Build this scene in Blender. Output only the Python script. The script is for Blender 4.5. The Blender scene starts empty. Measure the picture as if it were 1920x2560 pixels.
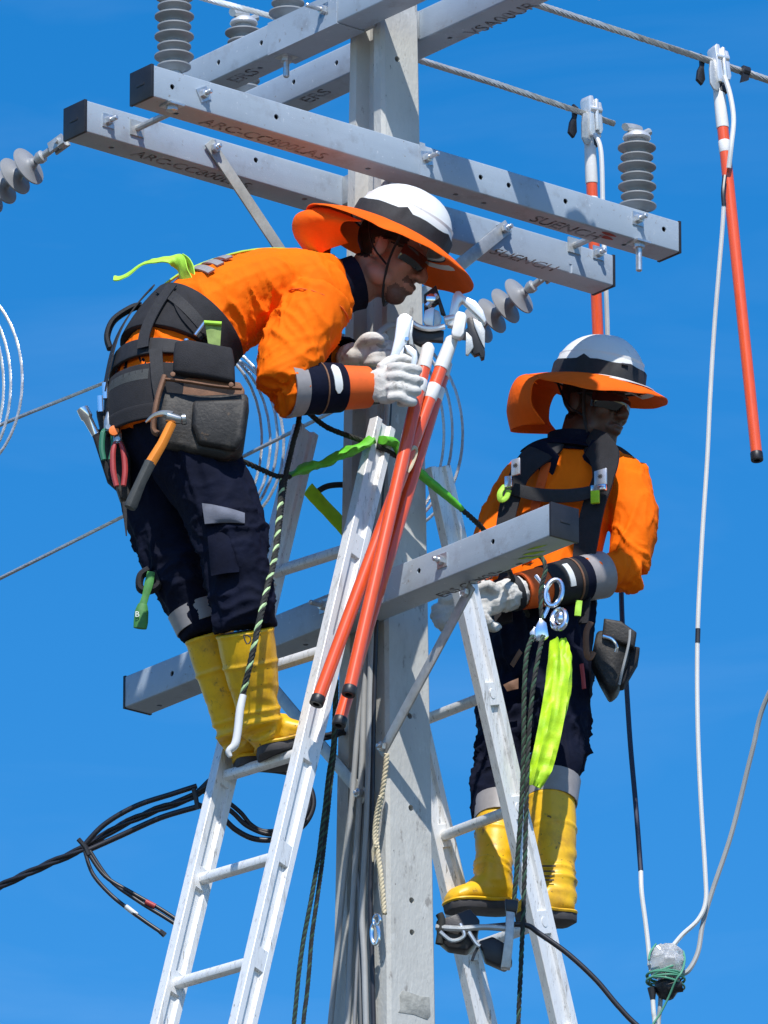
import bpy, bmesh, math, random
import numpy as np
from mathutils import Vector, Matrix, noise, geometry
random.seed(7)
R = math.radians
scene = bpy.context.scene
col = scene.collection

# ------------------------------------------------------------------ camera
ELEV, DIST, PXM, ZC = R(19.6), 32.0, 850.0, 12.3
cam_d = bpy.data.cameras.new('camera'); cam = bpy.data.objects.new('camera', cam_d); col.objects.link(cam)
CF = Vector((0, math.cos(ELEV), math.sin(ELEV))); CU = Vector((0, -math.sin(ELEV), math.cos(ELEV)))
CO = Vector((0, 0, ZC)) - CF * DIST
cam.location = CO
cam.rotation_euler = (R(90) + ELEV, 0, 0)
cam_d.sensor_fit = 'VERTICAL'; cam_d.sensor_height = 24.0
cam_d.lens = PXM * DIST / 2560 * 24.0
cam_d.clip_start = 0.5; cam_d.clip_end = 2000
scene.camera = cam

# ------------------------------------------------------------------ sky and sun
SUN = Vector((0.03, -0.75, 1.0)).normalized()
w = bpy.data.worlds.new('World'); scene.world = w; w.use_nodes = True
nt = w.node_tree; nt.nodes.clear()
sky = nt.nodes.new('ShaderNodeTexSky'); sky.sky_type = 'NISHITA'; sky.sun_disc = False
sky.sun_elevation = math.asin(SUN.z); sky.sun_rotation = math.atan2(SUN.x, SUN.y)
sky.altitude = 0; sky.air_density = 1.0; sky.dust_density = 0.3; sky.ozone_density = 3.0
hsv = nt.nodes.new('ShaderNodeHueSaturation'); hsv.inputs['Saturation'].default_value = 1.455; hsv.inputs['Hue'].default_value = 0.503; hsv.inputs['Value'].default_value = 1.075
nt.links.new(sky.outputs[0], hsv.inputs['Color'])
tc = nt.nodes.new('ShaderNodeTexCoord'); mp = nt.nodes.new('ShaderNodeMapping'); mp.inputs['Scale'].default_value = (5, 5, 22)
nz = nt.nodes.new('ShaderNodeTexNoise'); nz.inputs['Scale'].default_value = 2.6; nz.inputs['Detail'].default_value = 5; nz.inputs['Roughness'].default_value = .55; nz.inputs['Distortion'].default_value = .6
cr = nt.nodes.new('ShaderNodeValToRGB'); cr.color_ramp.elements[0].position = .5; cr.color_ramp.elements[0].color = (0, 0, 0, 1); cr.color_ramp.elements[1].position = .85; cr.color_ramp.elements[1].color = (.07, .07, .07, 1)
mx = nt.nodes.new('ShaderNodeMix'); mx.data_type = 'RGBA'
mx.inputs['B'].default_value = (5.5, 7.2, 9.0, 1)
nt.links.new(tc.outputs['Generated'], mp.inputs[0]); nt.links.new(mp.outputs[0], nz.inputs['Vector'])
nt.links.new(nz.outputs[0], cr.inputs[0]); nt.links.new(cr.outputs[0], mx.inputs['Factor'])
nt.links.new(hsv.outputs[0], mx.inputs['A'])
bg = nt.nodes.new('ShaderNodeBackground'); bg.inputs[1].default_value = 0.15
out = nt.nodes.new('ShaderNodeOutputWorld')
nt.links.new(mx.outputs['Result'], bg.inputs[0]); nt.links.new(bg.outputs[0], out.inputs[0])
sun_d = bpy.data.lights.new('sun', 'SUN'); sun_d.energy = 5.0; sun_d.angle = R(0.53); sun_d.color = (1.0, 0.965, 0.91)
sun = bpy.data.objects.new('sun', sun_d); col.objects.link(sun)
sun.rotation_euler = SUN.to_track_quat('Z', 'Y').to_euler(); sun.location = (0, -10, 30)
vs = scene.view_settings
vs.view_transform = 'Standard'; vs.look = 'None'; vs.exposure = 0.0; vs.gamma = 1.0; vs.use_curve_mapping = False
scene.cycles.max_bounces = 6

# ------------------------------------------------------------------ helpers
def ray(px, py):
    F = PXM * DIST
    return CF + Vector((1, 0, 0)) * ((px - 960) / F) - CU * ((py - 1280) / F)
def at(px, py, Y):                      # the point on a sight line at depth Y (metres behind the pole axis)
    d = ray(px, py); t = (Y - CO.y) / d.y
    return CO + d * t
def onplane(px, py, n, k):              # a sight line meets a vertical plane n.p = k
    d = ray(px, py); t = (k - CO.dot(n)) / d.dot(n)
    return CO + d * t
def ats(L): return [at(*p) for p in L]
AL = R(39.0)
VA = Vector((math.cos(AL), math.sin(AL), 0)); VB = Vector((math.sin(AL), -math.cos(AL), 0)); VZ = Vector((0, 0, 1))

def spl(pts, k=6, closed=False):        # Catmull-Rom through the points
    P = [Vector(p) for p in pts]; n = len(P); o = []
    if n < 3 and not closed:
        return [P[0].lerp(P[-1], i / k) for i in range(k + 1)]
    segs = n if closed else n - 1
    for i in range(segs):
        if closed: a, b, c, d = P[(i - 1) % n], P[i], P[(i + 1) % n], P[(i + 2) % n]
        else: a, b, c, d = P[max(i - 1, 0)], P[i], P[i + 1], P[min(i + 2, n - 1)]
        for j in range(k):
            t = j / k
            o.append(0.5 * ((2 * b) + (c - a) * t + (2 * a - 5 * b + 4 * c - d) * t * t + (3 * b - a - 3 * c + d) * t ** 3))
    if not closed: o.append(P[-1].copy())
    return o
def lerps(vals, n):                     # resample a list of numbers to n
    return [float(x) for x in np.interp(np.linspace(0, 1, n), np.linspace(0, 1, len(vals)), vals)]
def frames(P, up=None, closed=False):
    n = len(P); T = []
    for i in range(n):
        if closed: t = P[(i + 1) % n] - P[i - 1]
        else: t = P[min(i + 1, n - 1)] - P[max(i - 1, 0)]
        T.append(t.normalized() if t.length > 1e-9 else Vector((0, 0, 1)))
    U = []
    if up is not None:
        up = Vector(up)
        for t in T:
            u = up - t * up.dot(t)
            if u.length < 1e-6: u = t.orthogonal()
            U.append(u.normalized())
    else:
        u = T[0].orthogonal().normalized()
        for i, t in enumerate(T):
            if i: u = T[i - 1].rotation_difference(t) @ u
            u = (u - t * u.dot(t)).normalized(); U.append(u)
    return T, U, [t.cross(u) for t, u in zip(T, U)]

class MB:
    def __init__(s): s.v = []; s.f = []; s.m = []
    def add(s, v, f, mi=0):
        k = len(s.v); s.v += [Vector(x) for x in v]; s.f += [tuple(i + k for i in q) for q in f]; s.m += [mi] * len(f)
        return s
    def box(s, c, h, ax=None, ay=None, az=None, mi=0):
        c = Vector(c); ax = Vector(ax or (1, 0, 0)) * h[0]; ay = Vector(ay or (0, 1, 0)) * h[1]; az = Vector(az or (0, 0, 1)) * h[2]
        v = [c + ax * i + ay * j + az * k for k in (-1, 1) for j in (-1, 1) for i in (-1, 1)]
        return s.add(v, [(0, 2, 3, 1), (4, 5, 7, 6), (0, 1, 5, 4), (2, 6, 7, 3), (0, 4, 6, 2), (1, 3, 7, 5)], mi)
    def loft(s, rings, cap=True, closed=False, mi=0):
        n = len(rings[0]); v = [p for r in rings for p in r]; f = []; m = len(rings)
        for i in range(m if closed else m - 1):
            for j in range(n):
                f.append((i * n + j, i * n + (j + 1) % n, ((i + 1) % m) * n + (j + 1) % n, ((i + 1) % m) * n + j))
        if cap and not closed:
            f.append(tuple(range(n - 1, -1, -1))); f.append(tuple((m - 1) * n + j for j in range(n)))
        return s.add(v, f, mi)
    def tube(s, pts, r, n=8, up=None, flat=1.0, closed=False, cap=True, mi=0, sq=1.0):
        P = [Vector(p) for p in pts]; T, U, W = frames(P, up, closed)
        if not isinstance(r, (list, tuple)): r = [r]
        if len(r) != len(P): r = lerps(r, len(P))
        fl = flat if isinstance(flat, (list, tuple)) else [flat]
        fl = lerps(fl, len(P)) if len(fl) != len(P) else fl
        rings = []
        for p, u, w_, q, g in zip(P, U, W, r, fl):
            ring = []
            for j in range(n):
                a = 2 * math.pi * (j + .5) / n; c, d = math.cos(a), math.sin(a)
                if sq != 1.0:
                    c = math.copysign(abs(c) ** sq, c); d = math.copysign(abs(d) ** sq, d)
                ring.append(p + u * (c * q * g) + w_ * (d * q))
            rings.append(ring)
        return s.loft(rings, cap, closed, mi)
    def lathe(s, p0, axis, prof, n=20, mi=0, closed=False, cap=True):
        ax = Vector(axis).normalized(); u = ax.orthogonal().normalized(); w_ = ax.cross(u); p0 = Vector(p0)
        rings = [[p0 + ax * t + (u * math.cos(2 * math.pi * j / n) + w_ * math.sin(2 * math.pi * j / n)) * max(r, 1e-4) for j in range(n)] for t, r in prof]
        return s.loft(rings, cap, closed, mi)
    def prism(s, poly, o, u, v_, w_, d, mi=0):   # polygon (u,v) extruded by d along w
        o, u, v_, w_ = Vector(o), Vector(u), Vector(v_), Vector(w_); n = len(poly)
        A = [o + u * x + v_ * y for x, y in poly]; B = [p + w_ * d for p in A]
        f = [(i, (i + 1) % n, n + (i + 1) % n, n + i) for i in range(n)] + [tuple(range(n - 1, -1, -1)), tuple(range(n, 2 * n))]
        return s.add(A + B, f, mi)
    def rope(s, pts, r, strands=3, pitch=.05, n=5, mis=(0,), sub=None):
        P = [Vector(p) for p in pts]; L = [0]
        for a, b in zip(P, P[1:]): L.append(L[-1] + (b - a).length)
        m = max(int(L[-1] / (pitch / (sub or 6))), 8); xs = np.linspace(0, L[-1], m)
        A = np.array(P); Q = [Vector((np.interp(x, L, A[:, 0]), np.interp(x, L, A[:, 1]), np.interp(x, L, A[:, 2]))) for x in xs]
        T, U, W = frames(Q)
        for k in range(strands):
            c = []
            for x, q, u, w_ in zip(xs, Q, U, W):
                th = 2 * math.pi * (x / pitch + k / strands); c.append(q + (u * math.cos(th) + w_ * math.sin(th)) * r * .5)
            s.tube(c, r * .55, n, mi=mis[k % len(mis)])
        return s
    def mesh(s, name):
        me = bpy.data.meshes.new(name); me.from_pydata([tuple(p) for p in s.v], [], s.f); me.update()
        me.polygons.foreach_set('material_index', s.m)
        return me
    def build(s, name, mats, parent=None, smooth=40, bevel=0, seg=2):
        me = s.mesh(name)
        bm = bmesh.new(); bm.from_mesh(me)
        bmesh.ops.recalc_face_normals(bm, faces=bm.faces)
        if bevel:
            ed = [e for e in bm.edges if e.is_manifold and e.calc_face_angle(0) > R(25)]
            bmesh.ops.bevel(bm, geom=ed, offset=bevel, segments=seg, affect='EDGES', profile=.5, clamp_overlap=True)
        bm.to_mesh(me); bm.free()
        return link(name, me, mats, parent, smooth)

def link(name, me, mats, parent=None, smooth=40):
    if not isinstance(mats, (list, tuple)): mats = [mats]
    for m in mats: me.materials.append(m)
    if smooth:
        me.polygons.foreach_set('use_smooth', [True] * len(me.polygons))
        me.set_sharp_from_angle(angle=R(smooth))
    o = bpy.data.objects.new(name, me); col.objects.link(o)
    if parent: par(o, parent)
    return o
def par(o, p):
    o.parent = p
    inv = Matrix.Identity(4); q = p
    while q:
        inv = inv @ (q.matrix_parent_inverse @ q.matrix_basis if False else Matrix.Identity(4)); q = q.parent
    o.matrix_parent_inverse = WM(p).inverted()
def WM(o):
    m = o.matrix_basis.copy()
    if o.parent: m = WM(o.parent) @ o.matrix_parent_inverse @ m
    return m
def tag(o, label, cat=None, group=None, kind=None):
    if label: o['label'] = label
    if cat: o['category'] = cat
    if group: o['group'] = group
    if kind: o['kind'] = kind
    return o
def thing(name, loc, label, cat, group=None):
    o = bpy.data.objects.new(name, None); col.objects.link(o); o.location = loc; o.empty_display_size = .1
    return tag(o, label, cat, group)
def evalmesh(me, setup):                # run modifiers on a throw-away object and return the resulting mesh
    o = bpy.data.objects.new('tmp', me); col.objects.link(o); setup(o)
    dg = bpy.context.evaluated_depsgraph_get(); dg.update()
    r = bpy.data.meshes.new_from_object(o.evaluated_get(dg))
    col.objects.unlink(o); bpy.data.objects.remove(o)
    return r
def fuse(name, mb, mats, parent, voxel=.008, it=6, disp=None, smooth=80, cut=None, fac=.5, paint=None):
    """one continuous skin over overlapping lofts; disp(p,n)->metres pushes it; cut=(point,normal) list trims it; paint(p)->material index"""
    def st(o):
        m = o.modifiers.new('r', 'REMESH'); m.mode = 'VOXEL'; m.voxel_size = voxel
        m = o.modifiers.new('s', 'SMOOTH'); m.factor = fac; m.iterations = it
    src = mb.mesh(name); bm = bmesh.new(); bm.from_mesh(src); bmesh.ops.recalc_face_normals(bm, faces=bm.faces); bm.to_mesh(src); bm.free()
    me = evalmesh(src, st)
    if disp:
        for _ in range(1):
            ns = [v.normal.copy() for v in me.vertices]
            for v, n_ in zip(me.vertices, ns): v.co += n_ * disp(v.co, n_)
            me.update()
    if cut:
        bm = bmesh.new(); bm.from_mesh(me)
        for p, n_ in cut:
            bmesh.ops.bisect_plane(bm, geom=bm.verts[:] + bm.edges[:] + bm.faces[:], plane_co=p, plane_no=n_, clear_outer=True)
        bm.to_mesh(me); bm.free()
    if paint:
        me.polygons.foreach_set('material_index', [paint(p.center) for p in me.polygons])
    return link(name, me, mats, parent, smooth)
def text_mesh(body, size, o, u, v_, depth=.0012, shear=0, sx=1.0, bold=.0):
    cu = bpy.data.curves.new('t', 'FONT'); cu.body = body; cu.size = size; cu.extrude = depth; cu.align_x = 'CENTER'; cu.align_y = 'CENTER'; cu.offset = bold; cu.resolution_u = 3
    ob = bpy.data.objects.new('t', cu); col.objects.link(ob)
    dg = bpy.context.evaluated_depsgraph_get(); dg.update()
    me = bpy.data.meshes.new_from_object(ob.evaluated_get(dg))
    col.objects.unlink(ob); bpy.data.objects.remove(ob)
    u = Vector(u).normalized(); v_ = Vector(v_).normalized(); n_ = u.cross(v_)
    for v in me.vertices:
        x, y, z = v.co; v.co = Vector(o) + u * (x * sx) + v_ * y + n_ * z
    return me

# ------------------------------------------------------------------ materials
def S(r, g, b): return tuple(((c / 255) / 12.92 if c / 255 <= .04045 else ((c / 255 + .055) / 1.055) ** 2.4) for c in (r, g, b))
MATS = {}
def mat(name, c, rough=.6, metal=0.0, var=.12, vs_=9.0, bump=0.0, bs=120.0, spec=.5, c2=None, spot=None, aniso=None, trans=0, coat=0, sheen=0):
    m = bpy.data.materials.new(name); m.use_nodes = True; t = m.node_tree; b = t.nodes['Principled BSDF']
    b.inputs['Roughness'].default_value = rough; b.inputs['Metallic'].default_value = metal
    b.inputs['Specular IOR Level'].default_value = spec
    if trans: b.inputs['Transmission Weight'].default_value = trans
    if coat: b.inputs['Coat Weight'].default_value = coat; b.inputs['Coat Roughness'].default_value = .12
    if sheen: b.inputs['Sheen Weight'].default_value = sheen; b.inputs['Sheen Roughness'].default_value = .4
    tc = t.nodes.new('ShaderNodeTexCoord'); vec = tc.outputs['Object']
    if aniso:
        mp = t.nodes.new('ShaderNodeMapping'); mp.inputs['Scale'].default_value = aniso; t.links.new(vec, mp.inputs[0]); vec = mp.outputs[0]
    n1 = t.nodes.new('ShaderNodeTexNoise'); n1.inputs['Scale'].default_value = vs_; n1.inputs['Detail'].default_value = 6; n1.inputs['Roughness'].default_value = .62
    t.links.new(vec, n1.inputs['Vector'])
    r = t.nodes.new('ShaderNodeValToRGB'); r.color_ramp.elements[0].position = .3; r.color_ramp.elements[1].position = .72
    lo = c2 if c2 else tuple(x * (1 - var) for x in c); hi = tuple(min(x * (1 + var), 1) for x in c)
    r.color_ramp.elements[0].color = (*lo, 1); r.color_ramp.elements[1].color = (*hi, 1)
    t.links.new(n1.outputs[0], r.inputs[0]); cout = r.outputs[0]
    for sp in ([spot] if spot and not isinstance(spot, list) else spot or []):     # (colour, noise scale, threshold, softness)
        n2 = t.nodes.new('ShaderNodeTexNoise'); n2.inputs['Scale'].default_value = sp[1]; n2.inputs['Detail'].default_value = 7; n2.inputs['Roughness'].default_value = .7
        t.links.new(vec, n2.inputs['Vector'])
        r2 = t.nodes.new('ShaderNodeValToRGB'); r2.color_ramp.elements[0].position = sp[2]; r2.color_ramp.elements[1].position = min(sp[2] + sp[3], 1)
        r2.color_ramp.elements[0].color = (0, 0, 0, 1); r2.color_ramp.elements[1].color = (1, 1, 1, 1)
        t.links.new(n2.outputs[0], r2.inputs[0])
        mx = t.nodes.new('ShaderNodeMix'); mx.data_type = 'RGBA'; mx.inputs['B'].default_value = (*sp[0], 1)
        t.links.new(r2.outputs[0], mx.inputs['Factor']); t.links.new(cout, mx.inputs['A']); cout = mx.outputs['Result']
    t.links.new(cout, b.inputs['Base Color'])
    if bump:
        n3 = t.nodes.new('ShaderNodeTexNoise'); n3.inputs['Scale'].default_value = bs; n3.inputs['Detail'].default_value = 4
        t.links.new(vec, n3.inputs['Vector'])
        bp = t.nodes.new('ShaderNodeBump'); bp.inputs['Strength'].default_value = bump; bp.inputs['Distance'].default_value = .004
        t.links.new(n3.outputs[0], bp.inputs['Height']); t.links.new(bp.outputs[0], b.inputs['Normal'])
    MATS[name] = m
    return m
mat('crossarm_paint', (.375, .445, .520), .5, .1, .07, 4, .12, 240, spot=[((.30, .34, .39), 11, .54, .16), ((.24, .22, .21), 46, .64, .04), ((.55, .59, .64), 62, .63, .04)])
mat('black_plastic', (.018, .018, .022), .45, 0, .3, 15, .1, 200)
mat('letter_black', (.05, .045, .042), .8, 0, .4, 60)
mat('letter_worn', (.085, .08, .08), .8, 0, .3, 60, spot=[((.28, .31, .36), 30, .46, .10), ((.34, .39, .45), 85, .52, .08)])
mat('galvanised', (.50, .51, .50), .45, .55, .2, 30, .15, 300, spot=((.68, .68, .66), 60, .62, .1))
mat('steel_bolt', (.62, .63, .64), .35, .8, .2, 50)
mat('rusty_bar', (.40, .41, .39), .6, .3, .2, 20, .15, 200, spot=((.42, .24, .08), 9, .68, .08))
mat('concrete', (.50, .50, .47), .85, 0, .10, 7, .5, 110, aniso=(1, 1, .42), spot=[((.38, .375, .35), 6, .52, .16), ((.60, .60, .57), 15, .58, .10), ((.30, .29, .27), 24, .61, .05), ((.20, .195, .18), 85, .66, .03)])
mat('hole_dark', (.012, .010, .010), .9, 0, .1)
mat('aluminium', (.84, .84, .83), .45, .22, .05, 8, .12, 160, aniso=(6, 6, 1), spot=[((.60, .59, .57), 8, .53, .14), ((.38, .36, .33), 17, .60, .05), ((.12, .11, .10), 46, .635, .03)])
mat('aluminium_clean', (.80, .80, .79), .38, .55, .06, 20, .1, 200)
mat('conductor', (.52, .52, .50), .5, .6, .2, 40, aniso=(1, 1, 1))
mat('silicone_grey', (.30, .315, .33), .55, 0, .10, 20)
mat('silicone_light', (.27, .28, .295), .5, 0, .08, 20)
mat('stick_orange', (.80, .10, .025), .28, 0, .12, 8, coat=.5, aniso=(14, 14, 2), spot=((.55, .20, .13), 9, .66, .1))
mat('white_plastic', (.78, .78, .76), .4, 0, .05, 15, spot=((.5, .49, .46), 25, .68, .08))
mat('white_cable', (.72, .72, .70), .4, 0, .06, 12)
mat('grey_cable', (.36, .37, .37), .5, 0, .12, 12)
mat('grey_cable_dark', (.16, .165, .17), .5, 0, .12, 12)
mat('black_cable', (.02, .02, .026), .4, 0, .3, 20)
mat('navy_cable', (.015, .02, .05), .4, 0, .2, 20)

mat('bare_wire', (.50, .51, .52), .35, .5, .25, 90)
M = MATS
# ------------------------------------------------------------------ ground
mat('ground_dark_earth', (.080, .076, .066), .95, 0, .25, .6, .5, 20, c2=(.060, .060, .046), spot=((.10, .09, .075), 2.5, .6, .15))
g = MB(); N = 24
gv = [(x, y, 0) for y in np.linspace(-400, 900, N + 1) for x in np.linspace(-600, 600, N + 1)]
g.add(gv, [(j * (N + 1) + i, j * (N + 1) + i + 1, (j + 1) * (N + 1) + i + 1, (j + 1) * (N + 1) + i) for j in range(N) for i in range(N)])
tag(g.build('ground', M['ground_dark_earth'], smooth=0), 'dark bare earth and grass far below the pole', None, None, 'structure')

# ------------------------------------------------------------------ concrete pole
def pole_w(z):
    d = z - ZC
    return .161 - .0117 * d, .213 - .034 * d
def ab(a, b, z): return VA * a + VB * b + VZ * z
pole = thing('concrete_pole', (0, 0, 0), 'grey tapered concrete pole carrying the crossarms and both ladders', 'utility pole')
ZT = ZC + (1280 + 45) / 800
def section(z, c=.010):
    wa, wb = pole_w(z); A, B = wa / 2, wb / 2; t = wb * .25; d = .042; k = .010
    return [ab(x, y, z) for x, y in [(-A + c, B), (A - c, B), (A, B - c), (A, B - t), (A - d, B - t - k), (A - d, -B + t + k), (A, -B + t), (A, -B + c), (A - c, -B), (-A + c, -B), (-A, -B + c), (-A, -B + t), (-A + d, -B + t + k), (-A + d, B - t - k), (-A, B - t), (-A, B - c)]]
pm = MB(); pm.loft([section(z) for z in list(np.linspace(0, ZC - 2, 6)) + list(np.linspace(ZC - 1.8, ZT, 9))])
src = pm.mesh('shaft'); bm = bmesh.new(); bm.from_mesh(src); bmesh.ops.recalc_face_normals(bm, faces=bm.faces); bm.to_mesh(src); bm.free()
def ncyl(mb, p, n, r, d0, d1, seg=12): mb.lathe(Vector(p) + Vector(n) * d0, n, [(0, r), (d1 - d0, r)], seg)
def boolcut(me, mbs):
    obs = []
    for mb in mbs:
        cm = mb.mesh('cut'); b_ = bmesh.new(); b_.from_mesh(cm); bmesh.ops.recalc_face_normals(b_, faces=b_.faces); b_.to_mesh(cm); b_.free()
        co = bpy.data.objects.new('cut', cm); col.objects.link(co); obs.append(co)
    def st(o):
        for co in obs:
            m = o.modifiers.new('b', 'BOOLEAN'); m.operation = 'DIFFERENCE'; m.object = co; m.solver = 'EXACT'
    r = evalmesh(me, st)
    for co in obs: col.objects.unlink(co); bpy.data.objects.remove(co)
    return r
cut = MB()
for px, py in ((1024, 1790), (1027, 2020), (1029, 2251), (1030, 2331), (993, 148), (1012, 820), (1000, 1010), (1034, 2700), (1036, 2930)):
    z = at(px, py, 0).z; k = pole_w(z)[1] / 2
    p = onplane(px, py, VB, k); ncyl(cut, p, VB, .0095, -.07, .01)
shaft = link('shaft', boolcut(src, [cut]), M['concrete'], pole, 35)
# shallow cast-in stamp near the bottom of the view
st = MB(); c0 = onplane(1034, 2512, VB, pole_w(at(1034, 2512, 0).z)[1] / 2 + .0005)
mat('concrete_stamp', (.34, .34, .31), .9, 0, .25, 45, .6, 80)
st.prism([(-.058, -.034), (-.05, -.02), (-.052, .02), (-.04, .036), (.03, .03), (.058, .034), (.062, -.02), (.05, -.036), (0, -.03)], c0, VA, VZ, VB, .002)
st.build('cast_stamp', M['concrete_stamp'], pole, bevel=.0008)

# ------------------------------------------------------------------ crossarms
def bolt(parent, p, n, stud=.04, wash=.021, t=.004, r=.0075, rot=0.0, name='bolt', nutr=.0145):
    n = Vector(n).normalized(); u = n.cross(VZ)
    if u.length < .1: u = VA.copy()
    u.normalize(); v_ = n.cross(u)
    u, v_ = u * math.cos(rot) + v_ * math.sin(rot), v_ * math.cos(rot) - u * math.sin(rot)
    m = MB()
    if wash: m.box(Vector(p) + n * t / 2, (wash, wash, t / 2), u, v_, n)
    m.lathe(Vector(p) + n * t, n, [(0, nutr), (.0125, nutr), (.0135, nutr * .85)], 6)
    m.lathe(Vector(p) + n * t, n, [(0, r), (stud, r), (stud + .003, r * .7)], 10)
    return m.build(name, M['steel_bolt'], parent, 30)
ARM = .05
def crossarm(label, ax, nf, off, e0, e1, zpx, fholes=(), uholes=(), group=None, caps=(0, 1), pad=0.0):
    """ax: long axis, nf: normal of the face we see, off: offset of the centre line along nf, e0/e1/zpx: pixels on the front bottom edge"""
    k = off + ARM
    P0 = onplane(*e0, nf, k); P1 = onplane(*e1, nf, k)
    zb = sum(onplane(*q, nf, k).z for q in zpx) / len(zpx)
    s0, s1 = P0.dot(ax), P1.dot(ax); zc = zb + ARM
    C_ = nf * off + ax * (s0 + s1) / 2 + VZ * zc; L = (s1 - s0) / 2
    th = thing('crossarm', C_ - VZ * ARM, label, 'crossarm', group)
    b_ = MB(); b_.box(C_, (L, ARM, ARM), ax, nf, VZ); me = b_.mesh('beam')
    bm = bmesh.new(); bm.from_mesh(me); bmesh.ops.recalc_face_normals(bm, faces=bm.faces)
    ed = [e for e in bm.edges if abs((e.verts[0].co - e.verts[1].co).normalized().dot(ax)) > .9]
    bmesh.ops.bevel(bm, geom=ed, offset=.006, segments=3, affect='EDGES', profile=.5); bm.to_mesh(me); bm.free()
    inn = MB(); inn.box(C_, (L + .05, ARM - .005, ARM - .005), ax, nf, VZ)
    cy = MB()
    for h in fholes: ncyl(cy, onplane(*h, nf, k), nf, .0085, -.03, .01)
    for h in uholes:
        d = ray(*h); t = (zb - CO.z) / d.z; ncyl(cy, CO + d * t, VZ, .0085, -.01, .03)
    beam = link('beam', boolcut(me, [inn] + ([cy] if cy.v else [])), M['crossarm_paint'], th, 30)
    for c in caps:
        s = -1 if c == 0 else 1; m = MB(); e = C_ + ax * (L * s)
        m.box(e + ax * s * .005, (.005, ARM + .0015, ARM + .0015), ax, nf, VZ)
        m.box(e + ax * s * .0108, (.001, .018, .004), ax, nf, VZ)
        m.box(e - ax * s * .006, (.0065, ARM - .0065, ARM - .0065), ax, nf, VZ)
        m.build('end_cap', M['black_plastic'], th, 30, bevel=.0025)
    th['C'] = (C_.x, C_.y, C_.z)
    return th, C_, L, k, zb
def stamp(th, body, px, ax, nf, zb, size=.068, sx=1.0, flip=1):
    d = ray(*px); p = CO + d * ((zb - CO.z) / d.z)
    me = text_mesh(body, size, p - VZ * .0006, ax, nf, .0006, sx=sx)
    link('lettering', me, M['letter_worn'], th, 0)

A1, A1c, A1L, A1k, A1z = crossarm('near grey crossarm sloping down right, in front of the pole, post insulators at both ends', VA, VB, .180,
    (384, 243), (1697, 628), [(384, 243), (1040, 437), (1697, 628)], [(431, 217), (691, 292), (1202, 443), (1272, 463), (1414, 503), (1660, 573)],
    [(440, 284), (920, 422), (1139, 486), (1209, 508), (1560, 612)], 'crossarms')
A2, A2c, A2L, A2k, A2z = crossarm('far grey crossarm sloping down right, behind the pole, strain insulators at its ends', VA, VB, -.181,
    (217, 334), (1532, 702), [(217, 334), (800, 503), (1522, 704)], [(1113, 531), (640, 400)], [(278, 369), (761, 498), (1430, 682)], 'crossarms')
NB = -VA
B1, B1c, B1L, B1k, B1z = crossarm('uppermost near crossarm rising to the right, across the front of the pole top', VB, NB, .144,
    (418, 252), (1575, -268), [(536, 199), (711, 119)], [(546, 156), (653, 107), (705, 81)], [(650, 170)], 'crossarms', caps=(1,))
B2, B2c, B2L, B2k, B2z = crossarm('uppermost far crossarm rising to the right, running behind the pole top', VB, NB, -.144,
    (575, 318), (1605, -143), [(714, 255), (1044, 104), (1160, 53)], [(734, 205), (841, 157)], [(1125, 95)], 'crossarms', caps=(1,))
B3, B3c, B3L, B3k, B3z = crossarm('lower crossarm rising to the right between the two workers, chipped at its edge', VB, NB, .140,
    (313, 1774), (1374, 1339), [(313, 1774), (982, 1494), (1374, 1339)], [(1047, 1427), (1232, 1354), (430, 1684)], [(765, 1612), (399, 1764), (935, 1560)], 'crossarms', caps=(0, 1))
stamp(A1, 'ARC-CC800LAS', (660, 348), VA, VB, A1z, .066, 1.02)
stamp(A1, 'SUENCH', (1415, 570), VA, VB, A1z, .072, .95)
stamp(A2, 'ARC-CC800LAS', (480, 425), VA, VB, A2z, .062, 1.02)
stamp(A2, 'SUENCH', (1310, 650), VA, VB, A2z, .068, .95)
stamp(B2, 'VSA00UR', (1255, 48), VB, NB, B2z, .066, 1.15)
stamp(B1, 'ERS', (610, 190), VB, NB, B1z, .066, 1.15)
stamp(B2, 'ERS', (790, 240), VB, NB, B2z, .066, 1.15)
stamp(B3, 'ERS CC400', (1170, 1462), VB, NB, B3z, .050, 1.1)
# paint marks and scuffs under the arms
mat('red_mark', (.34, .06, .05), .8, 0, .4, 60); mat('lime_mark', (.38, .62, .03), .7, 0, .4, 60)
def smear(th, pts, zb, m, name='paint_mark'):
    mb = MB()
    for i, (x0, y0, x1, y1, w_) in enumerate(pts):
        q = []
        for px, py in ((x0, y0), (x1, y1)):
            d = ray(px, py); q.append(CO + d * ((zb - .0008 - i * .00015 - CO.z) / d.z))
        mb.tube(spl(q, 5), [w_ * .3, w_, w_ * .8, w_ * .2], 6, up=VZ, flat=.03)
    return mb.build(name, m, th)
smear(A1, [(1500, 588, 1532, 600, .012), (1505, 580, 1540, 592, .010)], A1z, M['red_mark'])
smear(B3, [(1318, 1375, 1368, 1362, .007), (1308, 1388, 1362, 1378, .010), (1322, 1396, 1358, 1390, .008), (1295, 1398, 1330, 1392, .006)], B3z, M['lime_mark'])
for i in range(6): smear(B3, [(1180 + i * 26 + (i % 3) * 5, 1452 - i * 10 + (i % 2) * 10, 1205 + i * 26, 1447 - i * 10 + (i % 2) * 9, .004)], B3z, M['letter_black'], 'scuff')
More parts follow.
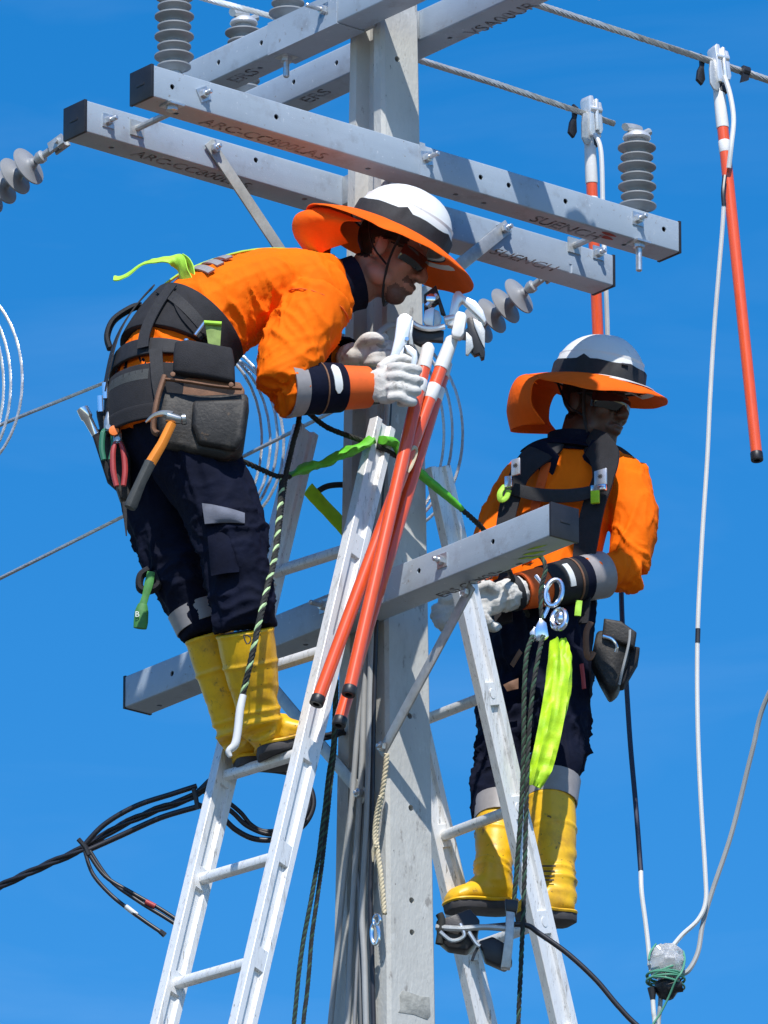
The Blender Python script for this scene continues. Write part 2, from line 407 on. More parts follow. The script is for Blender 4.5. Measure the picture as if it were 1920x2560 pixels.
# bolts with square washers
for th, k, n, L_ in ((A1, A1k, VB, [(508, 236, .032, .5), (1594, 548, .036, 0), (1066, 396, .05, .2)]), (A2, A2k, VB, [(270, 303, .036, 0), (1495, 633, .03, 0), (533, 371, .03, .6), (1259, 573, .034, .6)]),
                     (B1, B1k, NB, [(812, 26, .065, 0)]), (B3, B3k, NB, [(1107, 1402, .03, 0), (812, 1515, .05, 0)])):
    for px, py, sl, ro in L_: bolt(th, onplane(px, py, n, k), n, sl, rot=ro)
for th, px, py, zb, sl in ((A1, 1597, 605, A1z, .085), (B1, 716, 140, B1z, .06), (A1, 430, 262, A1z, .012), (B2, 1497, -68, B2z, .075)):
    d = ray(px, py); p = CO + d * ((zb - CO.z) / d.z); bolt(th, p, -VZ, sl, .026, .006, .0095, nutr=.018)
# spacer rods between the two sloping crossarms
for px, py in ((341, 322), (1434, 615)):
    p = onplane(px, py, VB, A2k); q = p + VB * (.361 - .1); m = MB()
    m.box(p + VB * .003, (.024, .024, .003), VA, VZ, VB); m.tube([p, q], .010, 10); m.box(q - VB * .003, (.022, .022, .003), VA, VZ, VB)
    m.build('spacer_rod', M['galvanised'], A2, 30)
# packing blocks between crossarms and pole, and the sleeve under the top arm
for th, n, C_, side in ((A1, VB, A1c, 1), (A2, VB, A2c, -1), (B1, VA, B1c, -1), (B2, VA, B2c, 1), (B3, VA, B3c, -1)):
    wa, wb = pole_w(C_.z); half = (wb if n is VB else wa) / 2; off = abs(C_.dot(n)) - ARM
    if off - half > .002:
        m = MB(); mid = (off + half) / 2; o_ = (VA if n is VB else VB)
        m.box(n * side * mid + VZ * C_.z, ((off - half) / 2 - .0008, .055, .045), n, o_, VZ); m.build('packing_block', M['galvanised'], th, 30, bevel=.003)
m = MB(); cs = VB * .02 + VZ * B1c.z + NB * .144
for sgn in (0,):
    pt = [(-ARM - .004, ARM + .0005), (-ARM - .004, -ARM - .004), (ARM + .004, -ARM - .004), (ARM + .004, ARM + .0005), (ARM + .001, ARM + .0005), (ARM + .001, -ARM - .001), (-ARM - .001, -ARM - .001), (-ARM - .001, ARM + .0005)]
    m.prism(pt, cs - VB * .33, NB, VZ, VB, .33)
m.build('sleeve_channel', M['crossarm_paint'], B1, 30)
# corner plate at the big bolt of the near arm
m = MB(); p = onplane(1052, 398, VB, A1k)
m.prism([(-.005, -.052), (.03, -.052), (.036, -.03), (.012, .052), (-.005, .052)], p, VA, VZ, VB, .004); m.build('gusset', M['crossarm_paint'], A1, 30)

# ------------------------------------------------------------------ braces
def brace(label, p, q, face, w_=.020, t=.003, mat_='galvanised'):
    p, q = Vector(p), Vector(q); d = (q - p).normalized(); n = (Vector(face) - d * Vector(face).dot(d)).normalized(); s = d.cross(n)
    th = thing('brace_bar', q, label, 'brace', 'brace bars under the crossarms')
    m = MB(); m.box((p + q) / 2, ((q - p).length / 2 + .025, w_, t), d, s, n); m.build('bar', M[mat_], th, 30, bevel=.0015)
    bolt(th, p + n * t, n, .014, .0); bolt(th, q + n * t, n, .02, .0)
    return th
brace('weathered flat brace bar with a rust spot, from far crossarm toward left worker', onplane(533, 372, VB, A2k + .009), onplane(850, 850, VB, A2k + .009), VB, mat_='rusty_bar')
brace('short flat brace bar right of the white hard hat, under the far crossarm', onplane(1259, 574, VB, A2k + .009), onplane(965, 812, VB, A2k + .009), VB)
brace('long flat brace bar crossing the pole below the lower crossarm', onplane(1170, 1482, NB, .112), onplane(962, 1868, NB, .112), NB, .019)
brace('dark flat brace bar from the lower crossarm behind the left ladder to the pole', onplane(640, 1670, NB, .108), onplane(905, 1985, NB, .108), NB, .019)

# ------------------------------------------------------------------ post insulators
def post_insulator(base, label, sheds=6, h0=.02, step=.0315, R0=.058, R1=.050, cap='tie', light=False, first_big=True):
    th = thing('post_insulator', base, label, 'insulator', 'grey post insulators standing on the crossarms')
    m = MB(); m.lathe(base, VZ, [(0, .026), (.004, .026), (.006, .022), (h0 + .008, .021), (h0 + .012, .018)], 20); m.build('base_fitting', M['galvanised'], th)
    core = .027; prof = [(h0, core * .9)]
    for i in range(sheds):
        z = h0 + .014 + i * step; r = R0 if (i % 2 == 0) == first_big else R1
        prof += [(z - .012, core), (z - .004, core + .004), (z + .001, r - .008), (z + .0015, r), (z + .0055, r), (z + .013, r * .62), (z + .019, core)]
    top = h0 + .014 + sheds * step
    prof += [(top, core), (top + .004, .02)]
    m = MB(); m.lathe(base, VZ, prof, 28); m.build('shed_body', M['silicone_grey'], th, 50)
    if cap:
        m = MB(); t0 = Vector(base) + VZ * top
        m.lathe(t0, VZ, [(-.002, .040), (.002, .043), (.012, .040), (.022, .026), (.024, .012)], 20)
        m.build('metal_cap', M['aluminium_clean'], th)
        if cap == 'tie':
            m = MB(); m.tube(spl([t0 + VZ * .028 + VA * -.045, t0 + VZ * .034 - VA * .01, t0 + VZ * .034 + VA * .012], 4), .012, 8, flat=1.5)
            m.tube([t0 + VZ * .02 + VA * .02, t0 + VZ * .036 + VA * .05], [.010, .012], 8); m.build('tie_clamp', M['galvanised'], th)
    return th
def arm_top(th_c, ax, nf, off, L_px, zc):  # point on the arm's top centre line at an image column
    n = nf; d = ray(L_px, 600); k = off
    t = (k - CO.dot(n)) / d.dot(n); p = CO + d * t
    return Vector((p.x, p.y, zc + ARM))
post_insulator(arm_top(A1, VA, VB, .180, 432, A1c.z), 'grey ribbed post insulator at the left end of the near sloping crossarm', 9, first_big=False, cap=None)
post_insulator(arm_top(A1, VA, VB, .180, 1594, A1c.z), 'grey ribbed post insulator at the right end of the near sloping crossarm', 7, h0=.016)
post_insulator(arm_top(B2, VB, NB, -.144, 607, B2c.z), 'grey insulator with shiny metal clamp behind the upper left crossarm', 7, first_big=True)
post_insulator(arm_top(B1, VB, NB, .144, 718, B1c.z), 'grey post insulator cut by the top edge, on the uppermost near crossarm', 8, first_big=True, cap=None)

post_insulator(arm_top(B2, VB, NB, -.144, 1497, B2c.z), 'post insulator above the top edge, only its hanging bolt in view', 9, first_big=True)
# ------------------------------------------------------------------ strain insulators
def strain(p, d, label, sheds=4, step=.056):
    d = Vector(d).normalized(); th = thing('strain_insulator', p, label, 'insulator', 'strain insulators at the ends of the far crossarm')
    m = MB(); m.tube([p, p + d * .075], .011, 10); m.lathe(p + d * .05, d, [(0, .012), (.004, .019), (.018, .019), (.03, .013)], 14)
    s = d.cross(VZ).normalized()
    for k in (-1, 1): m.box(p + s * .013 * k - d * .012, (.028, .0035, .016), d, s, d.cross(s))
    m.tube([p - s * .026 - d * .02, p + s * .026 - d * .02], .0075, 8); m.lathe(p - d * .035, d, [(0, .017), (.012, .021), (.022, .015)], 12)
    m.build('end_fitting', M['galvanised'], th)
    prof = [(.085, .008), (.088, .014)]
    for i in range(sheds):
        t = .10 + i * step; r = .062
        prof += [(t - .006, .016), (t + .002, .022), (t + .010, .056), (t + .012, .0615), (t + .0155, .062), (t + .017, .058), (t + .012, .030), (t + .020, .016)]
    prof += [(.10 + sheds * step + .02, .015), (.10 + sheds * step + .03, .008)]
    m = MB(); m.lathe(p, d, prof, 28); m.build('shed_body', M['silicone_light'], th, 50)
    return th
strain(at(140, 366, -.28), (-.60, .50, -.26), 'pale strain insulator hanging at the left edge from the far crossarm end')
strain(at(1366, 690, .86), (-.62, .50, -.30), 'pale strain insulator under the right half of the far crossarm')
# ------------------------------------------------------------------ ladders
def ladder(label, p_top, rung, side, lean_dir, lean=16.3, width=.34, rung0=0.0, step=.30, sw=.040, st=.0165, top_ext=0.0, oval=False):
    """p_top: top of the reference stile; rung: unit vector from it to the other stile; lean_dir: horizontal direction the foot moves out to"""
    rung = Vector(rung).normalized(); ld = Vector(lean_dir).normalized()
    dn = (ld * math.sin(R(lean)) - VZ * math.cos(R(lean))).normalized()
    out_ = rung.cross(dn).normalized()
    if out_.dot(ld) < 0: out_ = -out_
    n_len = (p_top.z) / -dn.z
    th = thing('ladder', p_top + dn * n_len, label, 'ladder', 'aluminium extension ladders against the pole')
    nr = int((n_len - rung0) / step)
    for k in (0, 1):
        o = p_top + rung * width * k; s = rung * (1 if k else -1); m = MB()
        e = .0 if k == 0 else top_ext
        # channel stile: web plus four lips, recessed on both sides, with a solid block at each rung
        P0 = o - dn * e
        f_ = sw; w_ = st
        pts = [(-f_, -w_), (f_, -w_), (f_, -w_ + .006), (f_ - .011, -w_ + .006), (f_ - .011, -w_ + .010), (-f_ + .011, -w_ + .010), (-f_ + .011, -w_ + .006), (-f_, -w_ + .006)]
        pr = [(-f_, -w_), (-f_ + .022, -w_), (-f_ + .026, -w_ + .012), (f_ - .026, -w_ + .012), (f_ - .022, -w_), (f_, -w_), (f_, w_), (f_ - .022, w_), (f_ - .026, w_ - .012), (-f_ + .026, w_ - .012), (-f_ + .022, w_), (-f_, w_)]
        m.prism(pr, P0, out_, rung, dn, n_len + e)
        for i in range(nr):
            c = o + dn * (rung0 + i * step)
            m.box(c, (sw - .020, st - .0006, .035), out_, rung, dn)
            if oval: m.tube([c + s * (st - .002), c + s * (st + .0012)], .011, 12, up=dn, flat=1.5)
        m.build('stile', M['aluminium'], th, 30, bevel=.0012, seg=1)
    rm = MB(); a = p_top + dn * rung0
    rm.tube([a + rung * .008, a + rung * (width - .008)], .0165, 10, up=out_, sq=.8)
    r0 = rm.build('rung', M['aluminium'], th, 40)
    for i in range(1, nr):
        r = r0.copy(); col.objects.link(r); r.parent = th; r.matrix_parent_inverse = r0.matrix_parent_inverse; r.location = dn * (step * i)
    return th, dn, out_
# left ladder: reference is the near (right) stile
LR = Vector((-.72, .69, 0)); LD = Vector((-.69, -.72, 0))
L1top = at(957, 1060, -.262)
lad1, L1dn, L1out = ladder('silver ladder leaning on the left of the pole under the bent worker', L1top, LR, None, LD, 16.3, .335, rung0=.43, step=.35, top_ext=.075)
LR2 = -VB; LD2 = VA.copy()
L2top = at(1093, 1168, -.06)
lad2, L2dn, L2out = ladder('silver ladder leaning on the right of the pole in front of the standing worker', L2top, LR2, None, LD2, 16.3, .34, rung0=.348, step=.345, oval=True)

# ------------------------------------------------------------------ conductors and grounding sticks
def wire(name, label, cat, pts, r, m, group=None, k=8, n=8, **kw):
    mb = MB(); mb.tube(spl(pts, k), r, n, **kw); o = mb.build(name, m, None, 60); return tag(o, label, cat, group)
def strand(name, label, cat, pts, r, m, group=None, k=8, strands=6, pitch=.12):
    mb = MB(); P = spl(pts, k); mb.tube(P, r * .62, 6); mb.rope(P, r, strands, pitch, 4, sub=7); o = mb.build(name, m, None, 60); return tag(o, label, cat, group)
strand('conductor', 'short cut grey stranded conductor ending beside the right post insulator', 'conductor', ats([(930, 108, .42), (1045, 149, .52), (1250, 213, .72), (1535, 309, .98)]), .0105, M['conductor'], 'stranded conductors at the upper right', pitch=.11)
strand('conductor', 'grey stranded conductor leaving the frame at the upper right corner', 'conductor', ats([(1180, -45, .40), (1350, 14, .55), (1610, 98, .78), (1920, 200, 1.02), (2300, 325, 1.3)]), .0112, M['conductor'], 'stranded conductors at the upper right', pitch=.11)

def hot_stick(label, top, bot, r=.0175, sleeve=.16, band=(.205, .245), tail=None, group='orange grounding sticks', clamp='line', cdir=None, bevel_end=True, y2=None):
    top, bot = Vector(top), Vector(bot); d = (bot - top).normalized(); L = (bot - top).length
    th = thing('grounding_stick', bot, label, 'hot stick', group)
    m = MB(); m.lathe(top, d, [(0, r * .55), (.012, r * .98), (.05, r * 1.04), (sleeve - .004, r * 1.12), (sleeve, r * 1.08)], 14); m.build('ferrule', M['white_plastic'], th)
    m = MB(); m.lathe(top, d, [(sleeve - .01, r), (L - .02, r)], 16); m.build('tube', M['stick_orange'], th)
    m = MB(); m.lathe(top, d, [(band[0], r + .0004), (band[0] + .002, r + .0012), (band[1] - .002, r + .0012), (band[1], r + .0004)], 16); m.build('white_band', M['white_plastic'], th)
    m = MB(); m.lathe(top, d, [(L - .028, r + .0004), (L - .026, r + .0016), (L - .002, r + .0016), (L, r), (L - .001, r * .55), (L - .02, r * .5)], 16); m.build('end_cap', M['black_plastic'], th)
    return th, d
def line_clamp(th, p, d, cd):            # aluminium C-clamp gripping a conductor at p; d: down along the stick, cd: along the conductor
    cd = Vector(cd).normalized(); d = Vector(d).normalized(); s = (cd - d * cd.dot(d)).normalized(); f = d.cross(s).normalized()
    if f.y > 0: f = -f
    m = MB()
    for k, h0, h1, t in ((-1, -.055, .075, .011), (1, -.038, .062, .010)):
        poly = [(-t, h0 + .012), (-t * .4, h0), (t * .6, h0), (t, h0 + .016), (t * .8, (h0 + h1) / 2), (t, h1 - .014), (t * .4, h1), (-t * .7, h1), (-t, h1 - .02), (-t * .7, (h0 + h1) / 2)]
        m.prism([(x + k * .0155, y) for x, y in poly], p - f * .02, s, d, f, .045)
    m.tube([p + f * .024 - d * .045 + s * .003, p + f * .024 + d * .055 + s * .003], .0075, 10)
    m.lathe(p - d * .012 + f * .022, s, [(-.022, .010), (.022, .010)], 10)
    m.box(p + d * .066 - f * .0, (.024, .006, .016), s, d, f)
    m.build('clamp_body', M['aluminium_clean'], th, 35, bevel=.002)
    m = MB(); o = p - s * .03 + d * .055 + f * .012
    m.prism([(-.013, -.05), (.012, -.058), (.012, .035), (.004, .05), (-.012, .048), (-.022, .03), (-.02, -.02)], o, s, d, f, .006); m.build('side_plate', M['galvanised'], th, 30, bevel=.001)
    m = MB(); o = p - s * .055 + d * .03 - f * .02
    m.prism([(-.004, -.06), (.014, -.05), (.004, -.01), (.004, .03), (-.008, .05), (-.026, .034), (-.018, .0), (-.006, -.02)], o, s, d, f, .012); m.build('keeper', M['black_plastic'], th, 30, bevel=.001)
    m = MB(); m.lathe(p + d * .07, d, [(0, .012), (.006, .018), (.03, .018), (.034, .012)], 12); m.build('collar', M['black_plastic'], th)
c1 = at(1478, 288, .925)
t1, d1 = hot_stick('orange grounding stick clamped to the cut conductor behind the crossarm ends', at(1474, 334, .925), at(1507, 1130, 1.0))
line_clamp(t1, c1, d1, at(1535, 309, .98) - at(1250, 213, .72))
c2 = at(1797, 160, .925)
t2, d2 = hot_stick('orange grounding stick clamped to the conductor at the far right, hanging free', at(1795, 205, .92), at(1893, 1152, .80), r=.0178)
line_clamp(t2, c2, d2, at(1920, 200, 1.02) - at(1610, 98, .78))
m = MB(); q = at(1862, 178, .965); cd = (at(1920, 200, 1.02) - at(1610, 98, .78)).normalized()
m.lathe(q - cd * .012, cd, [(0, .013), (.003, .017), (.024, .017), (.027, .012)], 12); m.prism([(-.01, 0), (.014, -.004), (.008, .03), (-.02, .045), (-.014, .02)], q, cd, -VZ, cd.cross(VZ), .01)
tag(m.build('wire_marker', M['black_plastic'], None, 30), 'black clip on the conductor just right of the far clamp', 'clip')
strand('conductor', 'bright conductor and lug over the upper left insulator', 'conductor', ats([(330, -75, .30), (470, -18, .30), (540, 4, .30), (610, 22, .30), (690, 44, .30), (705, 50, .30)]), .010, M['aluminium_clean'], None, pitch=.09)
# three sticks resting in front of the pole
t3, d3 = hot_stick('orange grounding stick tied in front of the pole, its white head highest of the three', at(1132, 842, -.40), at(790, 1762, -.60), r=.0195, sleeve=.115, band=(.172, .222), group='orange sticks in front of the pole')
t4, d4 = hot_stick('orange grounding stick in front of the pole, the left one beside the glove', at(1073, 860, -.43), at(871, 1738, -.64), r=.0192, sleeve=.085, band=(.125, .165), group='orange sticks in front of the pole')
t5, d5 = hot_stick('orange grounding stick mostly hidden behind the other two, ending lowest', at(1118, 900, -.34), at(846, 1815, -.56), r=.0190, sleeve=.06, band=(.1, .14), group='orange sticks in front of the pole')
# ------------------------------------------------------------------ people: building blocks
mat('hi_vis_orange', (.96, .172, .003), .8, 0, .05, 6, .22, 75, c2=(.88, .138, .003), spot=((.80, .125, .008), 5, .62, .15), spec=.12)
mat('hi_vis_orange_dark', (.80, .12, .01), .7, 0, .12, 14, .1, 400)
mat('brim_orange', (.92, .128, .006), .8, 0, .10, 10, .4, 60, spec=.15)
mat('navy_cloth', (.0045, .0065, .019), .85, 0, .35, 12, .3, 90, spec=.15, spot=((.011, .013, .026), 9, .6, .1))
mat('black_web', (.014, .014, .017), .7, 0, .35, 60, .3, 500)
mat('black_pad', (.015, .0145, .018), .85, 0, .3, 30, .3, 350)
mat('grey_tape', (.30, .28, .28), .5, 0, .1, 40)
mat('grey_patch', (.13, .14, .18), .8, 0, .25, 20, .2, 300)
mat('skin_light', (.35, .165, .11), .5, 0, .10, 25, .1, 300)
mat('skin_stubble', (.12, .062, .046), .6, 0, .2, 120, .1, 300)
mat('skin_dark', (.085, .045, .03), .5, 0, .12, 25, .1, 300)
mat('hair_black', (.012, .010, .009), .7, 0, .3, 90, .4, 300)
mat('lens_dark', (.01, .012, .015), .06, 0, .05, 5, spec=.8)
mat('glass_frame', (.02, .02, .02), .3)
mat('helmet_white', (.80, .80, .79), .42, 0, .03, 12, spot=((.62, .61, .58), 24, .62, .06))
mat('boot_yellow', (.86, .49, .010), .42, 0, .08, 8, .12, 60, spot=[((.60, .32, .02), 6, .50, .14), ((.34, .18, .03), 13, .59, .07), ((.10, .06, .02), 44, .635, .04)])
mat('boot_sole', (.05, .047, .05), .7, 0, .3, 20, .2, 200)
mat('glove_white', (.62, .60, .56), .8, 0, .12, 30, .25, 220, spot=((.36, .34, .31), 26, .55, .1))
mat('leather_brown', (.20, .095, .05), .7, 0, .25, 30, .2, 250)
mat('leather_black', (.014, .0125, .0115), .6, 0, .4, 18, .3, 120, spot=[((.055, .048, .040), 14, .52, .14), ((.09, .055, .03), 30, .62, .06)])
mat('lime_web', (.42, .78, .06), .6, 0, .12, 40, .2, 500)
mat('lime_green', (.12, .52, .03), .55, 0, .2, 30, .25, 200)
mat('lime_yellow', (.55, .82, .01), .55, 0, .10, 20, .2, 200, c2=(.36, .66, .01))
mat('tag_green', (.06, .24, .05), .6, 0, .25, 30)
mat('olive_plate', (.24, .34, .08), .6, 0, .2, 40)
mat('rope_lime', (.46, .66, .33), .7, 0, .15, 60); mat('rope_black', (.02, .022, .02), .8, 0, .3, 60); mat('rope_green', (.035, .085, .05), .8, 0, .3, 60)
mat('rope_sisal', (.58, .50, .34), .85, 0, .15, 50, .3, 200)
mat('hammer_orange', (.85, .26, .02), .5, 0, .1, 20); mat('rubber_grey', (.055, .058, .056), .7, 0, .2, 40, .4, 400)
mat('chrome', (.85, .86, .88), .16, .95, .05, 20)
mat('pliers_red', (.42, .05, .05), .45, 0, .2, 20); mat('pliers_green', (.03, .17, .10), .45); mat('tool_steel', (.42, .43, .42), .3, .85, .2, 30)
mat('plastic_orange', (.9, .2, .02), .4)
mat('button_white', (.75, .76, .74), .4)
mat('buckle_steel', (.62, .63, .66), .3, .7, .1, 30)

def ell(mb, c, X, Y, Z, n=14, m=9, mi=0):
    c, X, Y, Z = Vector(c), Vector(X), Vector(Y), Vector(Z); rings = []
    for i in range(m + 1):
        t = math.pi * (i + (.02 if i == 0 else -.02 if i == m else 0)) / m
        rings.append([c + Z * math.cos(t) + (X * math.cos(2 * math.pi * j / n) + Y * math.sin(2 * math.pi * j / n)) * math.sin(t) for j in range(n)])
    mb.loft(rings, True, False, mi); return mb
def folds(amp, freq=14, d=(0, 0, 1), stretch=3.5, seed=0, base=.35):
    d = Vector(d).normalized(); sd = Vector((seed * 3.1, seed * 1.7, seed * 5.3))
    def fn(p, n):
        q = p * freq; q = q - d * (q.dot(d)) * (1 - 1 / stretch) + sd
        a = noise.noise(q * .8); b = max(0.0, 1 - abs(noise.noise(q * 1.15 + sd)) * 4.0) ** 1.5; c = max(0.0, 1 - abs(noise.noise(q * 2.0 - sd)) * 4.5) ** 1.5; g_ = .5 + noise.noise(p * 5 + sd)
        return amp * (a * 1.1 + (b * 1.1 + c * .45) * max(0.0, min(g_ * 1.6, 1.2)) - .25)
    return fn
class Frame:                             # right, forward, up around a centre, scaled
    def __init__(s, c, f, up=(0, 0, 1), k=1.0):
        s.c = Vector(c); s.f = Vector(f).normalized(); s.r = s.f.cross(Vector(up)).normalized(); s.u = s.r.cross(s.f).normalized(); s.k = k
    def p(s, r, f, u): return s.c + (s.r * r + s.f * f + s.u * u) * s.k
    def e(s, mb, c, rad, **kw): return ell(mb, s.p(*c), s.r * rad[0] * s.k, s.f * rad[1] * s.k, s.u * rad[2] * s.k, **kw)
class Trunk:                             # an elliptical tube with a side and a back direction, to lay straps on
    def __init__(s, pts, ru, rv, side):
        s.P = spl(pts, 8); n = len(s.P); s.T, s.U, s.V = frames(s.P, side); s.ru = lerps(ru, n); s.rv = lerps(rv, n); s.n = n
    def at(s, t, th, off=0):
        x = max(0, min(1, t)) * (s.n - 1); i = min(int(x), s.n - 2); f = x - i
        L = lambda A: A[i] * (1 - f) + A[i + 1] * f
        c = L(s.P); u = L(s.U); v = L(s.V)
        return c + u * (L(s.ru) + off) * math.cos(R(th)) + v * (L(s.rv) + off) * math.sin(R(th))
    def ext(s, t, th, off):              # allow t a little outside 0..1
        p = s.at(t, th, off)
        if t < 0: p -= s.T[0] * (-t) * .6
        if t > 1: p += s.T[-1] * (t - 1) * .6
        return p
    def loft(s, mb, n=20):
        mb.loft([[s.at(i / (s.n - 1), 360 * j / n) for j in range(n)] for i in range(s.n)]); return mb
    def band(s, mb, path, w, off=.008, th=.004, k=5, mi=0):
        """a strap: path is a list of (t, angle); w its width in metres"""
        Q = [Vector((a, b / 100, 0)) for a, b in path]; Q = spl(Q, k) if len(Q) > 2 else [Q[0].lerp(Q[1], i / (k * 2)) for i in range(k * 2 + 1)]
        C = [s.ext(q.x, q.y * 100, off) for q in Q]; Nn = [(s.ext(q.x, q.y * 100, off + .01) - s.ext(q.x, q.y * 100, off)).normalized() for q in Q]
        rings = []
        for i, (c, nn) in enumerate(zip(C, Nn)):
            t = (C[min(i + 1, len(C) - 1)] - C[max(i - 1, 0)]).normalized(); sd = t.cross(nn).normalized()
            h = sd * w / 2
            rings.append([c - h, c + h, c + h + nn * th, c - h + nn * th])
        mb.loft(rings, True, False, mi); return mb
    def patch(s, mb, t0, t1, a0, a1, off=.008, th=.006, nt=6, na=12, mi=0):
        rings = []
        for i in range(nt + 1):
            t = t0 + (t1 - t0) * i / nt
            row = [s.ext(t, a0 + (a1 - a0) * j / na, off) for j in range(na + 1)] + [s.ext(t, a0 + (a1 - a0) * j / na, off - th) for j in range(na, -1, -1)]
            rings.append(row)
        mb.loft(rings, True, False, mi); return mb

def head_mesh(F, stubble=True):
    m = MB()
    F.e(m, (0, -.012, .035), (.076, .097, .084)); F.e(m, (0, .028, -.035), (.062, .060, .085)); F.e(m, (0, .058, -.098), (.034, .032, .026))
    for s in (-1, 1):
        F.e(m, (s * .046, .012, -.075), (.020, .045, .030)); F.e(m, (s * .040, .058, -.028), (.024, .026, .024)); F.e(m, (s * .079, -.008, -.014), (.009, .020, .032)); F.e(m, (s * .083, -.016, .0), (.006, .010, .016))
        F.e(m, (s * .014, .099, -.034), (.010, .011, .009))
    F.e(m, (0, .074, .020), (.048, .022, .014))
    m.tube([F.p(0, .082, .012), F.p(0, .098, -.010), F.p(0, .112, -.028)], [.009 * F.k, .011 * F.k, .013 * F.k], 8)
    F.e(m, (0, .107, -.032), (.013, .014, .011)); F.e(m, (0, .090, -.060), (.024, .014, .008)); F.e(m, (0, .088, -.075), (.022, .014, .008)); F.e(m, (0, .080, -.068), (.030, .016, .02))
    return m
def helmet(F, parent, brim, cape, h0=.062, tilt=0, tip=None, label=None):
    """hard hat on a head frame; brim(a)->(radius, height), cape = rows of the neck flap"""
    hp = bpy.data.objects.new('hard_hat', None); col.objects.link(hp); hp.location = F.p(0, 0, h0); par(hp, parent)
    m = MB(); A, B, H = .112, .134, .118; n = 40; rows = []
    for i in range(13):
        t = i / 12 * math.pi / 2; c, s = math.cos(t), math.sin(t)
        row = []
        for j in range(n):
            a = 2 * math.pi * j / n; ridge = 1 + .03 * math.exp(-((math.cos(a)) / .22) ** 2) * s
            row.append(F.p(math.cos(a) * A * max(c, .01) ** .9, math.sin(a) * B * max(c, .01) ** .9 - .004, h0 + H * s * ridge))
        rows.append(row)
    low = [F.p(math.cos(2 * math.pi * j / n) * (A + .003), math.sin(2 * math.pi * j / n) * (B + .003) - .004, h0 - .016) for j in range(n)]
    inn = [F.p(math.cos(2 * math.pi * j / n) * (A - .007), math.sin(2 * math.pi * j / n) * (B - .007) - .004, h0 - .016) for j in range(n)]
    inn2 = [F.p(math.cos(2 * math.pi * j / n) * (A - .008), math.sin(2 * math.pi * j / n) * (B - .008) - .004, h0 + .05) for j in range(n)]
    m.loft([inn2, inn, low] + rows); m.build('shell', M['helmet_white'], hp, 60)
    m = MB()                               # short stiff peak at the front
    pk = []
    for i in range(5):
        r = i / 4
        pk.append([F.p(math.cos(a) * (A + r * .012), math.sin(a) * (B - .004 + r * .05) - .004, h0 - .014 - r * .012) for a in np.linspace(R(25), R(155), 18)])
    pk2 = [[p - F.u * .003 for p in row] for row in pk[::-1]]
    m.loft(pk + pk2, True, True); m.build('peak', M['helmet_white'], hp, 60)
    m = MB(); rr = []                      # elastic band that holds the sun brim
    for dz, dr in ((-.020, .006), (.022, .0035), (.024, .001), (-.020, .002)):
        row = []
        for j in range(n):
            a = 2 * math.pi * j / n; w = .006 * noise.noise(Vector((math.cos(a) * 3, math.sin(a) * 3, dz * 20 + F.c.x * 9))); pt = .014 * sum(max(0, 1 - abs(((a - q + math.pi) % (2 * math.pi)) - math.pi) / .10) for q in (R(8), R(68), R(168), R(250))) if dz > 0 else 0
            row.append(F.p(math.cos(a) * (A + dr), math.sin(a) * (B + dr) - .004, h0 + dz + (w + pt if dz > 0 else 0)))
        rr.append(row)
    m.loft(rr, False, True); m.build('elastic_band', M['black_web'], hp, 50)
    m = MB(); rows = []; nb = 72             # fabric sun brim
    for i in range(8):
        r = i / 7; row = []
        for j in range(nb):
            a = 2 * math.pi * j / nb; ro, ho = brim(math.degrees(a))
            ca, sa = math.cos(a), math.sin(a); ri = 1 / math.sqrt((ca / (A + .005)) ** 2 + (sa / (B + .005)) ** 2)
            rad = ri + (ro - ri) * r; wv = .004 * r * noise.noise(Vector((ca * 4, sa * 4, F.c.x * 7)))
            row.append(F.p(ca * rad, sa * rad - .004, h0 - .018 + ho * r ** 1.5 + wv))
        rows.append(row)
    low = [[p - F.u * .0035 for p in row] for row in rows[::-1]]
    m.loft(rows + low, False, True); m.build('sun_brim', M['brim_orange'], hp, 60)
    if cape:
        m = MB(); C_ = [[F.p(*q) for q in row] for row in cape]; C_ = [spl(row, 4) for row in C_]
        cols = [spl([row[j] for row in C_], 4) for j in range(len(C_[0]))]; nr = len(cols[0])
        for cl in cols:
            for q in cl: q += F.r * .004 * noise.noise(q * 25)
        back = []
        g = [[cl[i] for cl in cols] for i in range(nr)]
        ns = []
        for i in range(nr):
            rw = []
            for j in range(len(cols)):
                e1 = g[min(i + 1, nr - 1)][j] - g[max(i - 1, 0)][j]; e2 = g[i][min(j + 1, len(cols) - 1)] - g[i][max(j - 1, 0)]
                nn = e1.cross(e2); rw.append(nn.normalized() * .0035 if nn.length > 1e-9 else Vector((0, 0, .003)))
            ns.append(rw)
        m.loft([g[i] + [p + q for p, q in zip(g[i][::-1], ns[i][::-1])] for i in range(nr)]); m.build('neck_flap', M['brim_orange'], hp, 60)
    return hp
def glasses(F, parent):
    m = MB(); rows = []; an = np.linspace(-74, 74, 19)
    for u, k in ((.020, .985), (.016, 1.0), (-.002, 1.005), (-.018, .99), (-.024, .965)):
        row = [F.p(math.sin(R(a)) * .080 * k, math.cos(R(a)) * .075 * k + .026, u + (-.006 * max(0, 1 - abs(a) / 14) * 0 + (.012 * math.exp(-(a / 13) ** 2) if u < -.01 else 0))) for a in an]
        rows.append(row)
    back = [[p - F.f * .002 for p in row] for row in rows[::-1]]
    m.loft([[rows[i][j] for i in range(5)] + [back[i][j] for i in range(5)] for j in range(len(an))])
    g_ = m.build('safety_glasses', M['lens_dark'], parent, 60)
    for s in (-1, 1):
        m = MB(); m.tube([F.p(s * .077, .045, .014), F.p(s * .081, .01, .012), F.p(s * .082, -.025, .004)], .003 * F.k, 6); m.build('temple_arm', M['glass_frame'], g_)
    return g_
